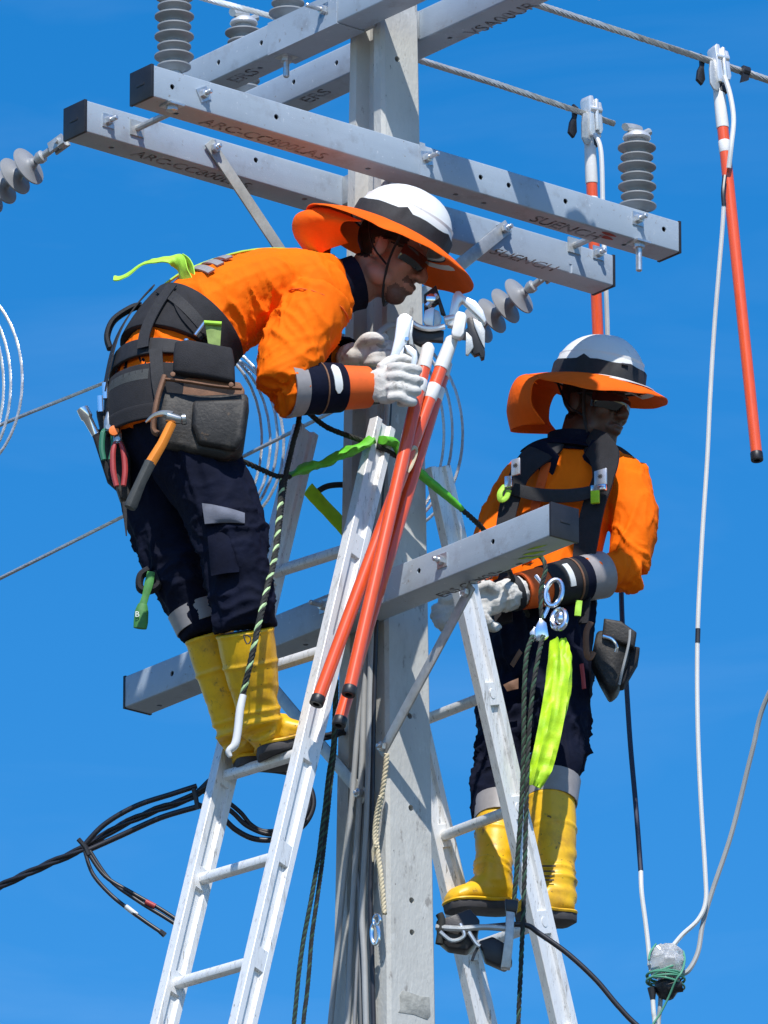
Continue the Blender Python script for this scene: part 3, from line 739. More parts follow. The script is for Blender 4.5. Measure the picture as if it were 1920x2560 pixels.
def chin_strap(F, parent, h0=.05):
    m = MB()
    for s in (-1, 1):
        m.tube(spl([F.p(s * .098, .03, h0), F.p(s * .088, .028, -.01), F.p(s * .074, .03, -.055), F.p(s * .040, .040, -.112), F.p(0, .046, -.132)], 5), .0075 * F.k, 6, up=F.f, flat=.35)
        m.tube(spl([F.p(s * .095, -.07, h0 - .01), F.p(s * .088, -.03, -.02), F.p(s * .076, .026, -.052)], 5), .006 * F.k, 6, up=F.f, flat=.4)
    m.build('chin_strap', M['black_web'], parent)
def boot(parent, top, ankle, heel, toe, r_top=.078, r_ank=.055, wid=.047, name='boot', tilt=None):
    """rubber boot: shaft from top to ankle, foot from heel to toe (points on the sole)"""
    top, ankle, heel, toe = map(Vector, (top, ankle, heel, toe)); fd = (toe - heel).normalized(); L = (toe - heel).length
    sd = fd.cross(VZ).normalized(); up = sd.cross(fd).normalized(); m = MB()
    sh = spl([top, top.lerp(ankle, .3), top.lerp(ankle, .65), ankle + up * .01, ankle - up * .02], 5)
    m.tube(sh, [r_top, r_top * .98, r_top * .9, r_ank * 1.02, r_ank, r_ank], 20, up=sd, flat=.92)
    prof = [(-.0, .62, .060), (.12, .92, .085), (.3, .95, .098), (.45, .90, .092), (.62, 1.0, .070), (.8, 1.02, .056), (.93, .82, .046), (1.0, .45, .030)]
    rings = []
    for t, w_, h in prof:
        c = heel + fd * (L * t); ring = []
        for j in range(16):
            a = 2 * math.pi * j / 16; x = math.cos(a); z = math.sin(a)
            ring.append(c + sd * (x * wid * w_) + up * max(0.004, h * 1.18 * (.5 + .5 * z)))
        rings.append(ring)
    m.loft(rings)
    m.tube([ankle, heel + fd * L * .22 + up * .05], [r_ank, r_ank * .95], 16, up=sd, flat=.92)
    def dsp(p, n):
        t = (p - top).dot((ankle - top).normalized()) / (ankle - top).length
        c = .0045 * sum(math.exp(-((t - q) / .018) ** 2) for q in (.36, .86, .97)) + .004 * math.exp(-((t - .02) / .015) ** 2)
        w = 0
        if t > .6: w = .005 * noise.noise(Vector((p.x * 9, p.y * 9, p.z * 38)))
        return c + w
    b = fuse(name, m, M['boot_yellow'], parent, .006, 5, dsp)
    fx = MB(); lp = []
    for t, w_ in [(-.015, .3), (.05, .86), (.2, 1.0), (.4, .93), (.62, 1.05), (.82, 1.06), (.96, .78), (1.01, .3)]: lp.append((t, w_))
    pts = [heel + fd * (L * t) + sd * (wid * w_ + .002) + up * .014 for t, w_ in lp] + [heel + fd * (L * t) - sd * (wid * w_ + .002) + up * .014 for t, w_ in lp[::-1]]
    fx.tube(spl(pts, 3, True), .0055, 6, closed=True); fx.build('foxing', M['boot_yellow'], b)
    s = MB(); rings = []
    for t, w_, h in [(-.02, .55, 0), (.03, .85, 0), (.15, 1.0, 0), (.3, .98, 0), (.45, .88, 0), (.65, 1.05, 0), (.82, 1.06, 0), (.95, .85, 0), (1.02, .45, 0)]:
        c = heel + fd * (L * t); hh = .026 if t < .33 or t > .45 else .016
        rings.append([c + sd * wid * w_ - up * .014, c + sd * (wid * w_ + .003) + up * .010, c - sd * (wid * w_ + .003) + up * .010, c - sd * wid * w_ - up * .014])
    s.loft(rings); s.build('sole', M['boot_sole'], b, 40, bevel=.003)
    return b, up, sd
def strapring(mb, path, r, w, th=.004, n=20, up=None, flat=1.0, off=.0, mi=0):
    """a band round a limb: path point pair (centre a -> centre b), its radius, so it runs from a to b"""
    a, b = Vector(path[0]), Vector(path[1]); P = [a, a.lerp(b, .5), b]
    T, U, W_ = frames(P, up); rr = r if isinstance(r, (list, tuple)) else [r, r, r]
    o = [[p + u * (math.cos(2 * math.pi * j / n) * q * flat) + w_ * (math.sin(2 * math.pi * j / n) * q) for j in range(n)] for p, u, w_, q in zip(P, U, W_, rr)]
    i_ = [[p + u * (math.cos(2 * math.pi * j / n) * (q - th) * flat) + w_ * (math.sin(2 * math.pi * j / n) * (q - th)) for j in range(n)] for p, u, w_, q in zip(P, U, W_, rr)]
    mb.loft(o + i_[::-1], False, True, mi); return mb

def ribbon(parent, nm, mt, pts, w, up, th=.003, pleat=.006, fr=22, na=8, k=8):
    """webbing or flat sheath: a strip with lengthwise pleats"""
    P = spl(pts, k); T, U, W_ = frames(P, up); ws = lerps(w if isinstance(w, (list, tuple)) else [w], len(P)); rows = []
    for i, (p, u, x, hw) in enumerate(zip(P, U, W_, ws)):
        top = []
        for j in range(na + 1):
            a = j / na * 2 - 1; q = p + x * a * hw
            d = pleat * (noise.noise(Vector((a * 2.2, 0, 0)) + p * fr * .35) * 1.4 + .6 * noise.noise(q * fr * 2)) - pleat * .8 * a * a
            top.append(q + u * d)
        rows.append(top + [v - u * th for v in top[::-1]])
    m = MB(); m.loft(rows); return m.build(nm, M[mt], parent, 50)
# ------------------------------------------------------------------ the bent worker on the left ladder
w1 = thing('person', at(680, 1900, -.38), 'person in orange shirt and white hard hat bending forward on the left ladder', 'person')
r1 = Vector((.37, -.93, 0)).normalized(); f1 = Vector((.93, .37, 0)).normalized()
T1 = Trunk(ats([(420, 1090, -.52), (420, 1000, -.52), (440, 895, -.50), (525, 795, -.47), (655, 738, -.43), (780, 722, -.40), (850, 705, -.385)]),
           [.165, .17, .165, .175, .195, .175, .085], [.155, .158, .150, .145, .128, .098, .06], r1)
# head and neck: one continuous skin
hf1 = Vector((.98, -.16, 0)).normalized() * math.cos(R(27)) - VZ * math.sin(R(27))
H1 = Frame(at(978, 634, -.38), hf1, VZ, 1.13)
m = head_mesh(H1)
m.tube(spl([H1.p(0, -.03, -.04), H1.p(0, -.035, -.10), at(862, 722, -.385), at(800, 730, -.40)], 4), [.060, .062, .066, .08], 16)
def p1(p):
    d = p - H1.c; u = d.dot(H1.u) / H1.k; f = d.dot(H1.f) / H1.k; r = abs(d.dot(H1.r)) / H1.k
    n = noise.noise(p * 60) * .006
    if f > .02 and (-.064 + n < u < -.046 and r < .036 and f > .07 or (u < -.078 + n and f > .045 and r < .04)): return 2
    if f > -.02 and u < -.035 + n * 2 - max(0, .02 - f) * .3 and u > -.14 and r > .025 and f < .06: return 1
    if u > .01 + n and f < .045 - max(0, -u) or (f < -.035 + n and u > -.05): return 3
    return 0
fuse('body', m, [M['skin_light'], M['skin_light'], M['skin_stubble'], M['hair_black']], w1, .0055, 4, None, paint=p1)
glasses(H1, w1); chin_strap(H1, w1)
def br1(a):
    # a: 0 right side, 90 front, 180 left side, 270 back
    c = math.cos(R(a - 90)); ro = .188 + .048 * max(c, 0) + .060 * max(-c, 0); ho = -.008 - .026 * max(c, 0) ** 2 - .03 * max(-c, 0) ** 2 - .036 * max(0, math.cos(R(a))) ** 2 - .03 * max(0, -math.cos(R(a))) ** 2
    return ro, ho
cape1 = [[(.165, -.06, .005), (.12, -.17, .012), (.05, -.235, .012), (-.04, -.24, .012), (-.12, -.17, .022)],
         [(.160, -.10, -.012), (.125, -.20, -.022), (.055, -.262, -.02), (-.04, -.262, -.02), (-.12, -.19, -.01)],
         [(.130, -.11, -.032), (.110, -.19, -.05), (.05, -.245, -.062), (-.04, -.245, -.06), (-.11, -.18, -.04)],
         [(.095, -.085, -.045), (.095, -.13, -.085), (.05, -.155, -.105), (-.04, -.155, -.105), (-.10, -.13, -.08)]]
helmet(H1, w1, br1, cape1, h0=.068)

# shirt: trunk, both sleeves
sR, eR, wR = at(800, 752, -.535), at(706, 972, -.635), at(922, 968, -.52)
sL, eL, wL = at(770, 705, -.25), at(770, 905, -.13), at(872, 897, -.26)
m = MB(); T1.loft(m, 24)
ell(m, at(792, 738, -.51), f1 * .105, r1 * .09, VZ * .105); ell(m, at(770, 712, -.27), f1 * .09, r1 * .08, VZ * .09)
m.tube(spl([sR, sR.lerp(eR, .5) - f1 * .012, eR], 6), [.098, .100, .094, .080], 18)
m.tube(spl([eR, eR.lerp(wR, .35), eR.lerp(wR, .6)], 5), [.076, .064, .056], 18)
m.tube(spl([sL, sL.lerp(eL, .5), eL], 6), [.085, .085, .075], 16); m.tube([eL, eL.lerp(wL, .6)], [.072, .06], 16)
fA = folds(.015, 9, (.45, .1, -.85), 6.0, 1); fB = folds(.013, 15, (.85, 0, .45), 4.0, 4); fC = folds(.015, 13, (.35, 0, -1), 5.0, 9)
def ds1(p, n):
    de = math.exp(-((p - eR).length / .13) ** 2); dp = math.exp(-((p - at(800, 850, -.45)).length / .16) ** 2); dw = math.exp(-((p - at(600, 790, -.55)).length / .16) ** 2)
    return fA(p, n) * .45 + fB(p, n) * (.95 * de + .12) + fC(p, n) * (.8 * dp + 1.0 * dw)
fuse('shirt', m, M['hi_vis_orange'], w1, .0065, 5, ds1)
# stitched shoulder seam, collar, sleeve bands
m = MB(); q = []
for i in range(13):
    a = R(-70 + i * 20); c = sR.lerp(eR, .10); d = (eR - sR).normalized(); u = d.cross(r1).normalized(); q.append(c + (r1 * math.cos(a) + u * math.sin(a)) * .1025)
m.tube(q, .0022, 5); m.build('sleeve_seam', M['hi_vis_orange_dark'], w1)
m = MB(); nb = at(872, 712, -.385); nd = (H1.p(0, -.03, -.09) - at(820, 724, -.39)).normalized()
strapring(m, (nb - nd * .035, nb + nd * .028), [.088, .080, .082], .06, .006, 20); m.build('collar', M['navy_cloth'], w1)
fd = (wR - eR).normalized(); L = (wR - eR).length
for nm, mt, a, b, ra, rb in (('reflective_cuff_band', 'grey_tape', .03, .20, .086, .080), ('navy_cuff', 'navy_cloth', .20, .66, .079, .072), ('glove_gauntlet', 'hi_vis_orange_dark', .66, .98, .066, .061)):
    m = MB(); strapring(m, (eR + fd * L * a, eR + fd * L * b), [ra, (ra + rb) / 2, rb], 0, .006, 28); m.build(nm, M[mt], w1, 60)
m = MB(); strapring(m, (eR + fd * L * .405, eR + fd * L * .42), [.0785] * 3, 0, .003, 28); m.build('cuff_piping', M['leather_brown'], w1)
# oval badge on the cuff
m = MB(); bc = eR + fd * L * .52; bu = Vector((-.25, 0, 1)); bu = (bu - fd * bu.dot(fd)).normalized(); bn = fd.cross(bu); bn = bn if bn.y < 0 else -bn
rows = []
for i in range(9):
    s = (i / 8 - .5) * .095; hw = .0125 * math.sqrt(max(.08, 1 - (abs(i / 8 - .5) * 2) ** 6)); ang = s / .076
    c = bc + bn * (.0785 * math.cos(ang)) + bu * (.0785 * math.sin(ang)); nn = bn * math.cos(ang) + bu * math.sin(ang)
    rows.append([c - fd * hw, c + fd * hw, c + fd * hw - nn * .004, c - fd * hw - nn * .004])
m.loft(rows); m.build('oval_badge', M['button_white'], w1, 60)
fdl = (wL - eL).normalized(); m = MB(); strapring(m, (eL + fdl * .02, wL - fdl * .01), [.078, .074, .066], 0, .006, 22); m.build('navy_cuff', M['navy_cloth'], w1)

# gloves: palm, four fingers and a thumb each
def glove(parent, parts, mt='glove_white', voxel=.0045, wrist=None):
    m = MB()
    for kind, pts, rad in parts:
        if kind == 'e': ell(m, pts[0], *rad)
        else: m.tube(spl(pts, 4), rad, 10)
    o = fuse('glove', m, M[mt], parent, voxel, 3, folds(.0022, 40, (1, 0, .3), 2.0, 3))
    return o
YR = -.56
gp = [('e', [at(968, 962, YR)], (Vector((.052, 0, -.006)), Vector((0, .030, 0)), Vector((.004, 0, .060)))), ('t', [wR, at(948, 964, YR + .01)], [.046, .050])]
for i, (y0, y1, x1, x2) in enumerate(((916, 922, 1022, 1044), (940, 950, 1026, 1047), (966, 976, 1022, 1043), (990, 1001, 1012, 1032))):
    gp.append(('t', [at(972, y0 + 4, YR - .022), at(1000, y0 + 2, YR - .038), at(x1, y1, YR - .030), at(x2, y1 + 3, YR - .005), at(x2 - 14, y1 + 6, YR + .028), at(x2 - 40, y1 + 6, YR + .034)], [.0150, .0160, .0152, .0145, .0132, .011]))
gp.append(('t', [at(950, 925, YR - .005), at(978, 903, YR + .02), at(1012, 898, YR + .03), at(1036, 908, YR + .03)], [.018, .0175, .0155, .012]))
glove(w1, gp)
m = MB(); wd = (at(968, 962, YR) - wR).normalized(); strapring(m, (wR - fd * .004, wR + wd * .030), [.054, .053, .052], 0, .004, 22); m.build('wrist_strap', M['black_web'], w1)
YL = -.33
gp = [('e', [at(905, 888, YL)], (Vector((.058, 0, .008)), Vector((0, .040, 0)), Vector((0, 0, .034)))), ('t', [wL, at(885, 890, YL)], [.044, .042])]
for i, (ya, yb, xe) in enumerate(((862, 838, 948), (878, 862, 968), (893, 884, 985), (905, 902, 975))):
    gp.append(('t', [at(915, ya + 4, YL - .02 + i * .004), at(940, (ya + yb) / 2, YL - .035), at(xe, yb, YL - .02), at(xe + 16, yb + 8, YL + .01)], [.016, .0165, .0155, .012]))
gp.append(('t', [at(895, 868, YL - .02), at(915, 848, YL - .05), at(945, 845, YL - .06), at(962, 852, YL - .055)], [.019, .018, .0165, .013]))
glove(w1, gp)

# trousers
hR, kR, bR = at(470, 1125, -.60), at(592, 1400, -.62), at(614, 1572, -.575)
hL, kL, bL = at(375, 1115, -.43), at(432, 1400, -.44), at(512, 1585, -.43)
m = MB(); ell(m, at(425, 1085, -.515), f1 * .150, r1 * .168, VZ * .155)
m.tube(spl([hR, at(545, 1262, -.615), kR, bR], 7), [.118, .106, .090, .088], 20); m.tube(spl([hL, at(392, 1262, -.435), kL, bL], 7), [.118, .098, .086, .070], 20)
T1b = Trunk(ats([(420, 1090, -.52), (420, 1000, -.52), (432, 930, -.51)]), [.160, .162, .158], [.150, .150, .145], r1); T1b.loft(m, 20)
fD = folds(.015, 10, (.25, 0, -1), 6, 2); fE = folds(.012, 15, (1, 0, .25), 4.0, 7)
def dt1(p, n):
    dk = math.exp(-((p - kR).length / .14) ** 2) + math.exp(-((p - bR).length / .12) ** 2) + math.exp(-((p - kL).length / .12) ** 2)
    return fD(p, n) * .75 + fE(p, n) * (1.2 * dk + .15)
fuse('trousers', m, M['navy_cloth'], w1, .0065, 5, dt1)
m = MB(); d = (bL - kL).normalized(); strapring(m, (bL - d * .085, bL - d * .025), [.080, .078, .077], 0, .004, 24); m.build('reflective_hem_band', M['grey_tape'], w1)
def quadpatch(px, Y, mt, nm, parent, th=.004, rows=5, bulge=.010):
    """cloth patch: four image corners at a depth, slightly bulged"""
    A, B, C_, D = [at(x, y, Y if not isinstance(Y, (list, tuple)) else Y[i]) for i, (x, y) in enumerate(px)]
    nn = (B - A).cross(D - A).normalized(); nn = nn if nn.y < 0 else -nn; R_ = []
    for i in range(rows + 1):
        t = i / rows; l, r = A.lerp(D, t), B.lerp(C_, t); row = []
        for j in range(rows + 1):
            s = j / rows; row.append(l.lerp(r, s) + nn * bulge * math.sin(math.pi * s) * (.4 + .6 * math.sin(math.pi * t)) + nn * .003 * noise.noise(l.lerp(r, s) * 40))
        R_.append(row + [p - nn * th for p in row[::-1]])
    m = MB(); m.loft(R_); return m.build(nm, M[mt], parent, 60)
quadpatch([(505, 1258), (612, 1282), (612, 1308), (512, 1310)], [-.718, -.708, -.713, -.723], 'grey_patch', 'pocket_flap', w1, bulge=.022)
quadpatch([(516, 1314), (606, 1312), (598, 1430), (528, 1440)], [-.700, -.695, -.70, -.70], 'navy_cloth', 'thigh_pocket', w1, bulge=.02)
# boots
b1, up_, sd_ = boot(w1, at(612, 1578, -.57), at(650, 1810, -.47), at(646, 1886, -.42), at(802, 1856, -.41), .084, .062, .056)
# letter D in marker on the boot
ink = MB(); p = at(622, 1597, -.66)
ink.tube([at(609 + x, 1598 + y, -.6615) for x, y in ((0, -10), (3, 2), (8, 12), (13, 11), (18, 4), (17, -4), (10, -10), (0, -10))], .0022, 5); ink.build('marker_letter', M['letter_black'], b1)
b2, up_, sd_ = boot(w1, at(522, 1588, -.42), at(592, 1838, -.345), at(590, 1912, -.30), at(735, 1905, -.27), .072, .058, .047)

# ------------------------------------------------------------------ harness and belt
hs = bpy.data.objects.new('harness', None); col.objects.link(hs); hs.location = at(420, 930, -.52); par(hs, w1)
for nm, mt, t0, t1, a0, a1, off, th in (('back_pad', 'black_pad', .325, .455, -150, 62, .021, .024), ('hip_pad', 'black_pad', .02, .200, -150, 30, .026, .028), ('waist_belt', 'black_web', .235, .285, -170, 75, .021, .012), ('hip_pad_lower', 'black_pad', -.01, .075, -140, 20, .027, .012)):
    m = MB(); T1.patch(m, t0, t1, a0, a1, off, th, 6, 26); m.build(nm, M[mt], hs, 50, bevel=.003)
for path, w_, off, mt in (([(.44, -55), (.37, -52), (.29, -50), (.25, -48)], .036, .028, 'black_web'), ([(.24, -35), (.14, -30), (.05, -25)], .038, .032, 'black_web'), ([(.45, -95), (.36, -95), (.26, -92), (.16, -98)], .04, .03, 'black_web'),
                          ([(.43, -70), (.40, -30), (.37, 0), (.335, 30)], .032, .024, 'black_web'), ([(.42, -40), (.38, -20), (.35, 5)], .045, .022, 'black_pad')):
    m = MB(); T1.band(m, path, w_, off, .004); m.build('strap', M[mt], hs, 50)
m = MB(); T1.band(m, [(.46, -100), (.6, -97), (.75, -90), (.9, -82), (1.0, -70)], .022, .014, .004); m.build('shoulder_strap', M['lime_web'], hs)
m = MB(); T1.patch(m, .15, .18, -90, -40, .026, .003); m.build('label_patch', M['rubber_grey'], hs)
for t, a0, a1 in ((.515, -75, -42), (.545, -78, -46), (.575, -82, -52)):
    m = MB(); T1.patch(m, t, t + .018, a0, a1, .0095, .006, 2, 8); m.build('reflective_stripe', M['grey_tape'], w1)
m = MB(); m.tube([at(488, 838, -.70), at(512, 806, -.70)], .006, 8); m.tube([at(466, 848, -.70), at(466, 856, -.70)], .007, 8); m.build('buckle', M['chrome'], hs)
# dorsal attachment strap (lime) standing off the back
ribbon(hs, 'dorsal_strap', 'lime_web', ats([(474, 722, -.56), (458, 690, -.56), (448, 660, -.56), (432, 646, -.555), (396, 647, -.55), (355, 658, -.545), (322, 682, -.54), (300, 692, -.54), (284, 692, -.54)]), [.026, .026, .024, .022, .020, .018, .018, .020, .018], Vector((-.75, -.35, .5)), .0035, .003)
ribbon(hs, 'dorsal_strap', 'lime_web', ats([(480, 722, -.56), (478, 690, -.555), (468, 664, -.55), (448, 650, -.55)]), .022, Vector((-.9, -.3, .2)), .0035, .002)
m = MB(); m.tube(spl(ats([(275, 872, -.52), (268, 840, -.52), (285, 800, -.52), (330, 770, -.52), (355, 765, -.52)]), 5), .010, 8, up=(0, 1, 0), flat=2.0); m.build('strap', M['black_web'], hs)
quadpatch([(512, 805), (554, 808), (550, 868), (520, 858)], -.705, 'olive_plate', 'olive_clip', hs, th=.012, bulge=.002)
m = MB(); m.tube([at(510, 806, -.712), at(554, 809, -.712)], .006, 8); m.build('lime_trim', M['lime_web'], hs)
# tool pouch
pc = bpy.data.objects.new('tool_pouch', None); col.objects.link(pc); pc.location = at(510, 1040, -.72); par(pc, w1)
def bag(parent, nm, mt, px, Y, depth, bev=.008, wob=.004):
    A = [at(x, y, Y) for x, y in px]; n_ = (A[1] - A[0]).cross(A[-1] - A[0]).normalized(); n_ = n_ if n_.y < 0 else -n_
    m = MB(); c = sum(A, Vector()) / len(A)
    fr = [c.lerp(p, .80) + n_ * .004 for p in A]; bk = [p - n_ * depth for p in A]
    m.loft([bk, A, fr]); return m.build(nm, M[mt], parent, 50, bevel=bev)
bag(pc, 'pouch_back', 'leather_brown', [(412, 938), (600, 955), (612, 975), (606, 1010), (400, 1010), (398, 965)], -.705, .05)
bag(pc, 'pouch_body', 'leather_black', [(402, 975), (500, 985), (620, 980), (622, 1010), (606, 1125), (560, 1146), (470, 1128), (408, 1112), (392, 1050)], -.735, .075, .014)
bag(pc, 'front_pocket', 'leather_black', [(482, 1000), (618, 995), (608, 1095), (590, 1125), (495, 1108), (478, 1060)], -.758, .03, .010)
bag(pc, 'pouch_flap', 'black_pad', [(438, 852), (470, 848), (580, 868), (586, 900), (588, 955), (520, 942), (432, 928), (434, 880)], -.735, .03, .006)
m = MB(); m.tube(spl(ats([(410, 948, -.752), (470, 955, -.765), (540, 966, -.765), (604, 972, -.752)]), 5), .009, 8, up=VZ, flat=.5); m.build('leather_rim', M['leather_brown'], pc)
m = MB(); m.tube(spl(ats([(412, 940, -.75), (396, 990, -.755), (386, 1040, -.755), (384, 1075, -.75), (396, 1085, -.75)]), 5), .009, 8, up=(0, 1, 0), flat=1.3); m.build('side_strap', M['leather_brown'], pc)
for x, y in ((432, 936), (578, 962)):
    m = MB(); m.lathe(at(x, y, -.775), (0, -1, 0), [(0, .008), (.004, .007), (.005, .002)], 10); m.build('rivet', M['leather_brown'], pc)
# hammer hanging in the pouch loop
hm = thing('hammer', at(326, 1270, -.80), 'claw hammer with orange and grey handle hanging from the left worker tool pouch', 'hammer')
m = MB(); m.tube(ats([(430, 1058, -.80), (405, 1110, -.80), (375, 1160, -.80)]), [.013, .014, .0155], 10, sq=.8); m.build('handle', M['hammer_orange'], hm)
m = MB(); m.tube(ats([(376, 1156, -.80), (352, 1205, -.80), (328, 1262, -.80), (324, 1270, -.80)]), [.0165, .0155, .0185, .016], 10, sq=.8); m.build('grip', M['rubber_grey'], hm)
m = MB(); m.tube(spl(ats([(364, 1056, -.80), (384, 1040, -.80), (408, 1034, -.80), (430, 1040, -.80)]), 4), [.003, .007, .010, .015], 8); m.tube(ats([(418, 1042, -.80), (442, 1048, -.80), (456, 1050, -.80)]), [.017, .014, .011], 10); m.lathe(at(452, 1049, -.80), at(463, 1048, -.80) - at(452, 1049, -.80), [(0, .011), (.004, .0165), (.014, .0165), (.016, .014)], 12); m.build('claw_head', M['tool_steel'], hm)
# pliers and a socket bar in the holster behind his hip
ho = bpy.data.objects.new('tool_holster', None); col.objects.link(ho); ho.location = at(260, 1120, -.55); par(ho, w1)
bag(ho, 'holster', 'leather_black', [(240, 1025), (300, 1020), (330, 1060), (325, 1250), (300, 1245), (268, 1150)], -.545, .05, .006)
bag(ho, 'holster', 'black_pad', [(228, 1075), (262, 1070), (300, 1200), (296, 1225), (268, 1200)], -.535, .03, .006)
def plier(label, p, q, mh, hd=True, w_=.012):
    t = thing('pliers', q, label, 'pliers', 'hand tools in the hip holster'); p, q = Vector(p), Vector(q); d = (q - p).normalized(); s = d.cross(Vector((0, 1, 0))).normalized(); L = (q - p).length
    m = MB(); m.tube([p, p + d * .03, p + d * .06], [.006, .014, .013], 8, up=(0, 1, 0), flat=.5); m.lathe(p + d * .05 + Vector((0, -.009, 0)), (0, -1, 0), [(0, .009), (.004, .008)], 10); m.build('jaws', M['tool_steel'], t)
    for k in (-1, 1):
        m = MB(); m.tube(spl([p + d * .055 + s * .006 * k, p + d * (L * .45) + s * .015 * k, p + d * (L * .75) + s * .017 * k, q + s * .010 * k], 5), [.006, .0085, .009, .008], 8); m.build('handle', M[mh], t)
plier('red handled pliers hanging handles down at the left worker hip', at(292, 1060, -.595), at(300, 1215, -.595), 'pliers_red')
plier('green handled pliers in the hip holster beside the red ones', at(272, 1030, -.585), at(268, 1150, -.585), 'pliers_green')
t = thing('socket_bar', at(240, 1100, -.575), 'short steel tube wrench sticking out of the left worker holster', 'wrench')
m = MB(); a, b = at(206, 1022, -.575), at(236, 1080, -.575); dd = (b - a).normalized(); m.lathe(a, dd, [(.02, .008), (0, .012), (0, .018), (.03, .018), (.035, .014), (.09, .012)], 14); m.build('shank', M['chrome'], t)
for x, y in ((262, 975), (250, 1008), (278, 1020)):
    m = MB(); m.tube(ats([(x, y - 18, -.575), (x + 2, y + 22, -.575)]), .009, 8, up=(0, 1, 0), flat=.7, sq=.7); m.build('steel_end', M['chrome'], t)
m = MB(); m.lathe(at(285, 1078, -.61), (0, -1, 0), [(0, .015), (.008, .015), (.009, .007)], 12); m.build('orange_knob', M['plastic_orange'], t)
m = MB(); m.tube(ats([(310, 1255, -.585), (313, 1290, -.585), (316, 1340, -.585)]), [.007, .006, .002], 8, up=(0, 1, 0), flat=.5); m.build('pouch_tail', M['black_web'], ho)
# green tag strap behind the knee
gt = bpy.data.objects.new('suspension_strap', None); col.objects.link(gt); gt.location = at(365, 1420, -.48); par(gt, w1)
m = MB(); m.tube(spl(ats([(372, 1425, -.49), (352, 1440, -.49), (350, 1470, -.49), (372, 1476, -.49), (395, 1462, -.49), (385, 1432, -.49)]), 5), .012, 8, up=(0, 1, 0), flat=1.6); m.build('pouch', M['black_pad'], gt)
m = MB(); m.tube(spl(ats([(378, 1430, -.51), (372, 1460, -.51), (364, 1490, -.51), (356, 1515, -.51)]), 5), [.012, .014, .011, .012], 8, up=(0, 1, 0), flat=.5)
m.tube(spl(ats([(357, 1510, -.51), (354, 1530, -.51), (352, 1556, -.51), (350, 1571, -.51)]), 5), [.013, .020, .021, .019], 10, up=(0, 1, 0), flat=.45); m.build('green_strap', M['tag_green'], gt)
link('tag_letter', text_mesh('B', .024, at(343, 1536, -.525), (1, 0, 0), VZ, .0008), M['button_white'], gt, 0)

# ------------------------------------------------------------------ the standing worker on the right ladder
w2 = thing('person', at(1320, 2300, .30), 'person in orange shirt with black harness standing behind the right ladder, face in shade', 'person')
f2 = Vector((-.40, -.92, 0)).normalized(); l2 = Vector((.92, -.40, 0)).normalized()      # facing, and towards his left hand (image right)
YB = .67
T2 = Trunk(ats([(1345, 1640, YB - .08), (1350, 1560, YB - .075), (1362, 1460, YB - .06), (1385, 1330, YB - .03), (1412, 1215, YB), (1425, 1150, YB + .01), (1432, 1118, YB + .01)]),
           [.135, .145, .158, .162, .168, .145, .078], [.10, .105, .118, .125, .12, .095, .065], l2)
hf2 = Vector((.80, -.58, 0)).normalized() * math.cos(R(13)) - VZ * math.sin(R(13))
H2 = Frame(at(1487, 1012, YB - .02), hf2, VZ, 1.10)
m = head_mesh(H2)
m.tube(spl([H2.p(0, -.025, -.04), H2.p(0, -.03, -.10), at(1440, 1120, YB), at(1430, 1180, YB)], 4), [.060, .062, .068, .085], 16)
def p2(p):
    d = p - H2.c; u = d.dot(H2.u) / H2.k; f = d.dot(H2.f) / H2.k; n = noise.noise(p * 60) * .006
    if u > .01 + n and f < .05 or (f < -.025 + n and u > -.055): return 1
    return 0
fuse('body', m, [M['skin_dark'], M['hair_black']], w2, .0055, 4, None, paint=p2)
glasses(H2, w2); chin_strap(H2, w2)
def br2(a):
    c = math.cos(R(a - 90)); ro = .166 + .040 * max(c, 0) + .036 * max(0, math.cos(R(a - 306))); ho = -.018 - .040 * max(0, math.cos(R(a - 22))) ** 1.5 + .012 * max(0, math.cos(R(a - 306)))
    return ro, ho
cape2 = []
for dr, du, pin in ((-.006, -.002, 0), (.018, -.018, .004), (.030, -.060, .010), (.028, -.110, .020), (.010, -.160, .055)):
    row = []
    for a in (252, 276, 298, 320, 344):
        ro, ho = br2(a); e = abs(a - 298) / 46; rho = ro + dr - pin * e; row.append((rho * math.cos(R(a)), rho * math.sin(R(a)) - .004,   .078 - .018 + ho + du * (1 - .25 * e)))
    cape2.append(row)
hh2 = helmet(H2, w2, br2, cape2, h0=.078)
m = MB(); vp = at(1562, 912, YB - .150); m.box(vp, (.010, .012, .0035), (1, .3, -.1), (0, 1, .2), VZ); m.build('vent_slot', M['black_plastic'], hh2, bevel=.002)
# shirt
sL2, eL2, wL2 = at(1568, 1208, YB - .05), at(1570, 1424, YB - .10), at(1300, 1478, YB - .32)
sR2, eR2, wR2 = at(1312, 1192, YB + .05), at(1232, 1385, YB - .08), at(1172, 1488, YB - .30)
m = MB(); T2.loft(m, 24)
ell(m, at(1552, 1205, YB - .04), l2 * .088, f2 * .08, VZ * .082); ell(m, at(1318, 1192, YB + .05), l2 * .070, f2 * .075, VZ * .070)
m.tube(spl([sL2, sL2.lerp(eL2, .5) + l2 * .02, eL2], 6), [.074, .074, .070, .063], 18); m.tube(spl([eL2, eL2.lerp(wL2, .3), eL2.lerp(wL2, .55)], 5), [.066, .058, .050], 18)
m.tube(spl([sR2, sR2.lerp(eR2, .5) - l2 * .01, eR2], 6), [.068, .068, .062], 16); m.tube([eR2, eR2.lerp(wR2, .6)], [.07, .06], 16)
gA = folds(.013, 10, (-.3, 0, -1), 6, 3); gB = folds(.010, 13, (.7, 0, -.75), 4.5, 6)
def ds2(p, n):
    de = math.exp(-((p - eL2).length / .15) ** 2)
    return gA(p, n) * .75 + gB(p, n) * (.9 * de + .15)
fuse('shirt', m, M['hi_vis_orange'], w2, .0065, 5, ds2)
